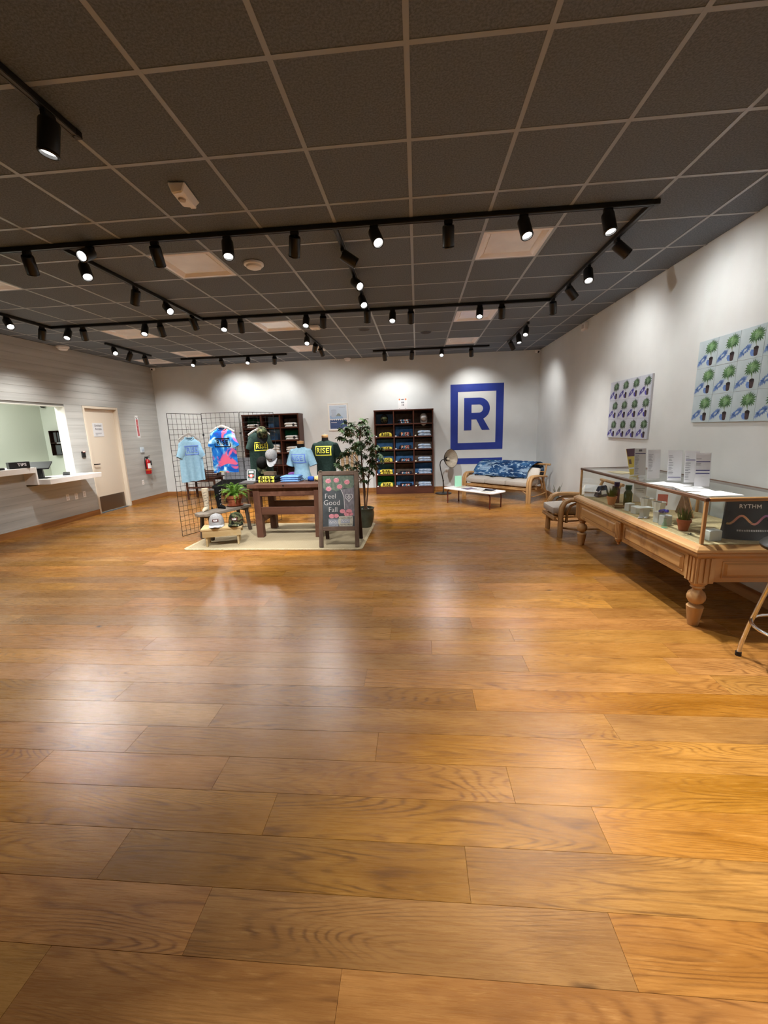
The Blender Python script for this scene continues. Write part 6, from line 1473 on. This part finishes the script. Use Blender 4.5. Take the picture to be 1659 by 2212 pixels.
def wave(z0, amp, wd, ph, x0=-.155, x1=.16, fq=40.):
    m = MB(); n = 40; P = [(x0+(x1-x0)*i/n, z0+amp*math.sin((x0+(x1-x0)*i/n)*fq+ph)) for i in range(n+1)]
    for i in range(n):
        (xa, za), (xb, zb) = P[i], P[i+1]
        def nrm(i_): 
            a_ = P[max(0, i_-1)]; b_ = P[min(n, i_+1)]; d_ = Vector((b_[0]-a_[0], b_[1]-a_[1])).normalized(); return Vector((-d_.y, d_.x))*wd/2
        p, r_ = nrm(i), nrm(i+1)
        m.quad(*[(x, pf(x, z)-.0025, z) for x, z in ((xa-p.x, za-p.y), (xb-r_.x, zb-r_.y), (xb+r_.x, zb+r_.y), (xa+p.x, za+p.y))])
    return m
obj('ribbon_print', wave(.140, .030, .015, 4.2), RIB, t)
gl_ = mat('grey gloss line', (48, 48, 52), .25)
for k in range(5): obj('line_print', wave(.215-.011*k-(.075 if k > 2 else 0), .012, .0022, 1.+.3*k, fq=46.), gl_, t)
tl = MB(); rg = random.Random(2)
for k in range(14): a = -.095+.0145*k; tl.quad(*[(x, pf(x, z)-.003, z) for x, z in ((a, .058), (a+.010, .058), (a+.010, .058+rg.uniform(.009, .014)), (a, .070))])
obj('tagline', tl, mat('silver print', (196, 196, 200), .35), t)
# ------------------------------------------------------------ on the case top
TOPZ = CZ1+.0045
def sign_holder(label, x, y, rz, kind, seed, w2=.108, h2=.285):
    t = thing('sign_holder', label, 'sign holder', (x, y, TOPZ), 0, 'acrylic sign holders on the case', rot=(0, 0, rz)); lean = Rx(R(-9)); rg = random.Random(seed)
    obj('acrylic_face', MB().box(-w2/2, -.004, 0, w2/2, -.002, h2).xf(lean), ACRYL, t); obj('acrylic_foot', MB().box(-w2/2, -.01, 0, w2/2, .085, .003), ACRYL, t)
    obj('paper_insert', MB().box(-w2/2+.004, -.0012, .02, w2/2-.004, .0002, h2-.004).xf(lean), PAPER, t)
    m = MB(); nb = MB(); y_ = -.0046
    for z in kind[0]: nb.quad((-w2*.42, y_, h2*z), (w2*.42, y_, h2*z), (w2*.42, y_, h2*z+.006), (-w2*.42, y_, h2*z+.006))
    z = .82
    while z > kind[1]:
        if all(abs(z-b) > .03 for b in kind[0]): m.quad((-w2*.42, y_, h2*z), (-w2*.42+rg.uniform(.018, .04), y_, h2*z), (-w2*.42+rg.uniform(.018, .04), y_, h2*z+.0035), (-w2*.42, y_, h2*z+.0035))
        z -= rg.choice((.035, .045, .06))
    obj('printed_lines', m.xf(lean), GREYINK, t); obj('printed_bars', nb.xf(lean), NAVYINK, t)
    if kind[2]: obj('printed_mark', MB().quad((-.014, y_, h2*.88), (.014, y_, h2*.88), (.014, y_, h2*.95), (-.014, y_, h2*.95)).xf(lean), GREYINK, t)
sign_holder('acrylic sign with dark mark at its top, leftmost on the case', 2.16, 4.155, R(-8), ((.80,), .12, True), 1)
sign_holder('glossy acrylic sign with no bars, second from the left', 2.15, 3.90, R(-8), ((), .3, False), 2)
sign_holder('acrylic sign with one low bar, third from the left', 2.235, 3.74, R(-14), ((.16,), .25, False), 3, .112)
sign_holder('acrylic sign with one high bar, fourth from the left', 2.285, 3.60, R(-16), ((.72,), .15, False), 4, .105)
sign_holder('acrylic sign with three dark bars, rightmost on the case', 2.225, 3.37, R(-16), ((.74, .50, .41), .62, False), 5)
t = thing('yellow_leaflet_stand', 'yellow and purple leaflet stand behind the leftmost acrylic sign', 'leaflet', (2.235, 4.40, TOPZ), R(30), rot=(R(-14), 0, R(30))); obj('card', MB().box(-.07, 0, 0, .07, .003, .27), mat('yellow card', (224, 200, 84), .5), t); obj('upper_print', MB().quad((-.07, -.001, .19), (.07, -.001, .19), (.07, -.001, .27), (-.07, -.001, .27)), mat('plum print', (88, 44, 66), .5), t); obj('white_band', MB().quad((-.07, -.001, .06), (.07, -.001, .06), (.07, -.001, .075), (-.07, -.001, .075)), PAPER, t); obj('photo_print', MB().quad((-.06, -.0012, .11), (-.02, -.0012, .11), (-.02, -.0012, .16), (-.06, -.0012, .16)), mat('brown print', (110, 80, 60), .5), t)
for k, (x, y, sx, sy, a, lab) in enumerate(((2.15, 3.66, .20, .27, 20, 'white paper sheet on the case top under the acrylic signs'), (2.17, 3.38, .20, .26, -12, 'grey printed sheet on the case top by the rightmost sign'), (2.17, 3.14, .26, .20, 6, 'white paper sheet on the case top at its near corner'), (2.20, 4.62, .16, .24, 12, 'cream leaflet lying on the far end of the case top'))):
    t = thing('paper_sheet', lab, 'paper', (x, y, TOPZ+.0002), R(a)); obj('sheet', MB().box(-sx/2, -sy/2, 0, sx/2, sy/2, .0015), PAPER if k < 3 else mat('cream paper', (232, 222, 180), .6), t)
    m = MB(); rg = random.Random(k)
    for i in range(7): m.quad((-sx*.4, sy*.4-i*.03, .0018), (-sx*.4+rg.uniform(.3, .8)*sx, sy*.4-i*.03, .0018), (-sx*.4+.5*sx, sy*.4-i*.03+.006, .0018), (-sx*.4, sy*.4-i*.03+.006, .0018))
    obj('printed_lines', m, GREYINK, t)

# ------------------------------------------------------------ bar stool at the right edge
t = thing('bar_stool', 'chrome bar stool with black seat cut by the right photo edge', 'stool', (2.235, 2.40, 0))
obj('seat', MB().lathe([(0, .742), (.20, .745), (.232, .758), (.238, .775), (.225, .792), (.12, .80), (0, .80)], 32), mat('black vinyl', (14, 14, 15), .35), t, smooth=50)
for k in range(4):
    a = R(135+90*k); c_, s_ = math.cos(a), math.sin(a)
    obj('leg', MB().tube([(.253*c_, .253*s_, .02), (.247*c_, .247*s_, .09), (.225*c_, .225*s_, .22), (.195*c_, .195*s_, .36), (.16*c_, .16*s_, .52), (.135*c_, .135*s_, .65), (.13*c_, .13*s_, .745)], .0125, 10), CHROME, t, smooth=60)
    obj('rubber_foot', MB().lathe([(.0165, 0), (.0175, .004), (.0165, .028), (0, .028)], 12, .2535*c_, .2535*s_), BLACKP, t, smooth=40)
obj('foot_ring', MB().tube([(.218*math.cos(2*PI*k/28), .218*math.sin(2*PI*k/28), .265) for k in range(28)], .010, 8, closed=True), CHROME, t, smooth=60)

# ------------------------------------------------------------ plant pictures on the right wall
def clip(p): return p
def palm(cx, cz, s, a0, n=7, wd=.105):
    polys = []
    for k in range(n):
        a = R(a0-72+144*k/(n-1)); L_ = s*(1-.28*abs(k-(n-1)/2)/((n-1)/2)); d = (math.cos(a), math.sin(a)); nn = (-d[1], d[0])
        polys.append([(cx+d[0]*L_*f+nn[0]*L_*wd*g, cz+d[1]*L_*f+nn[1]*L_*wd*g) for f, g in ((0, 0), (.3, .6), (.55, 1), (.8, .55), (1, 0), (.8, -.55), (.55, -1), (.3, -.6))])
    return polys
CLUST = [(.056, .066, .056, 78, 7), (.070, .058, .066, 12, 7), (.074, .050, .066, -48, 7), (.032, .058, .062, 158, 7), (.024, .046, .070, 218, 7), (.046, .040, .060, 268, 5)]
CLUST2 = [(.052, .060, .046, 110, 6), (.062, .056, .046, 45, 6), (.05, .05, .04, 190, 5), (.050, .052, .040, 300, 6), (.047, .052, .040, 0, 6)]
def flat_me(name, polys, m, off):
    mb = MB()
    for p in polys: mb.poly([(-off, -x, z) for x, z in p])
    return mesh(name, mb, m)
CELL_W, CELL_H = .262, .2545
lf = [p for c in CLUST for p in palm(*c)]
lf2 = [p for c in CLUST2 for p in palm(*c)]
sh = [[(-.060+.86*(x-.05)+.10*(z-.05), -.052+.62*(z-.05)+.38*(x-.05)) for x, z in p] for p in lf]
potp = [[(.030, -.048), (.037, -.105), (.046, -.112), (.066, -.112), (.075, -.105), (.082, -.048)]]
lid = [[(.056+.026*math.cos(2*PI*k/16), -.048+.013*math.sin(2*PI*k/16)) for k in range(16)]]
stem = [[(.050, -.045), (.057, -.045), (.053, .04), (.047, .04)]]
psh = [[(.035, -.112), (.05, -.112), (.035, -.06), (.005, -.055), (-.005, -.08), (.01, -.105)]]
def pic(label, y0, z0, ncol, shadow, leafc, bg, group):
    """y0 = far left edge seen from the room, z0 = lower edge"""
    t = thing('plant_picture', label, 'picture', (XR-.001, y0, z0), 0, group)
    m_bg = noisy('print ground '+leafc[0], bg[0], bg[1], (7, 7, 7), .5, spec=.3); m_sh = noisy('print shadow '+leafc[0], shadow[0], shadow[1], (30, 30, 30), .5); m_lf = noisy('print leaf '+leafc[0], leafc[1], leafc[2], (26, 26, 26), .5)
    m_l2 = noisy('print light leaf '+leafc[0], leafc[2], tuple(min(255, v+50) for v in leafc[2]), (26, 26, 26), .5)
    m_pot = noisy('print pot '+leafc[0], (58, 46, 50), (84, 68, 70), (20, 20, 20), .5)
    obj('backing', MB().box(-.020, -ncol*CELL_W, 0, 0, 0, 3*CELL_H), mat('picture edge', (196, 194, 200), .5), t, bevel=.002)
    pm = [flat_me('plant_print', lf, m_lf, .0262), flat_me('light_leaf_print', lf2, m_l2, .0266), flat_me('shadow_print', sh+psh, m_sh, .0256), flat_me('pot_print', potp, m_pot, .0260), flat_me('pot_rim_print', lid, mat('print dark rim', (34, 24, 28), .5), .0264), flat_me('stem_print', stem, mat('print stem', (150, 160, 150), .5), .0258)]
    tile = mesh('print_tile', MB().box(-.025, -CELL_W/2+.0012, -CELL_H/2+.0012, -.019, CELL_W/2-.0012, CELL_H/2-.0012), m_bg, bevel=.0008)
    for i in range(ncol):
        for j in range(3):
            c = link('print_tile', tile, t, (0, -(i+.5)*CELL_W, (j+.5)*CELL_H))
            for m in pm: link(m.name.split('.')[0], m, c)
pic('grid of twelve potted plant pictures nearer the back wall, violet shadows', 6.295, 1.29, 4, ((70, 66, 160), (104, 98, 190)), ('far', (38, 58, 44), (92, 122, 92)), ((196, 202, 216), (206, 212, 226)), 'plant pictures on the right wall')
pic('grid of potted plant pictures above the display case, clear blue shadows', 4.462, 1.478, 4, ((84, 122, 196), (128, 162, 222)), ('near', (50, 92, 54), (112, 156, 104)), ((190, 208, 216), (202, 218, 226)), 'plant pictures on the right wall')
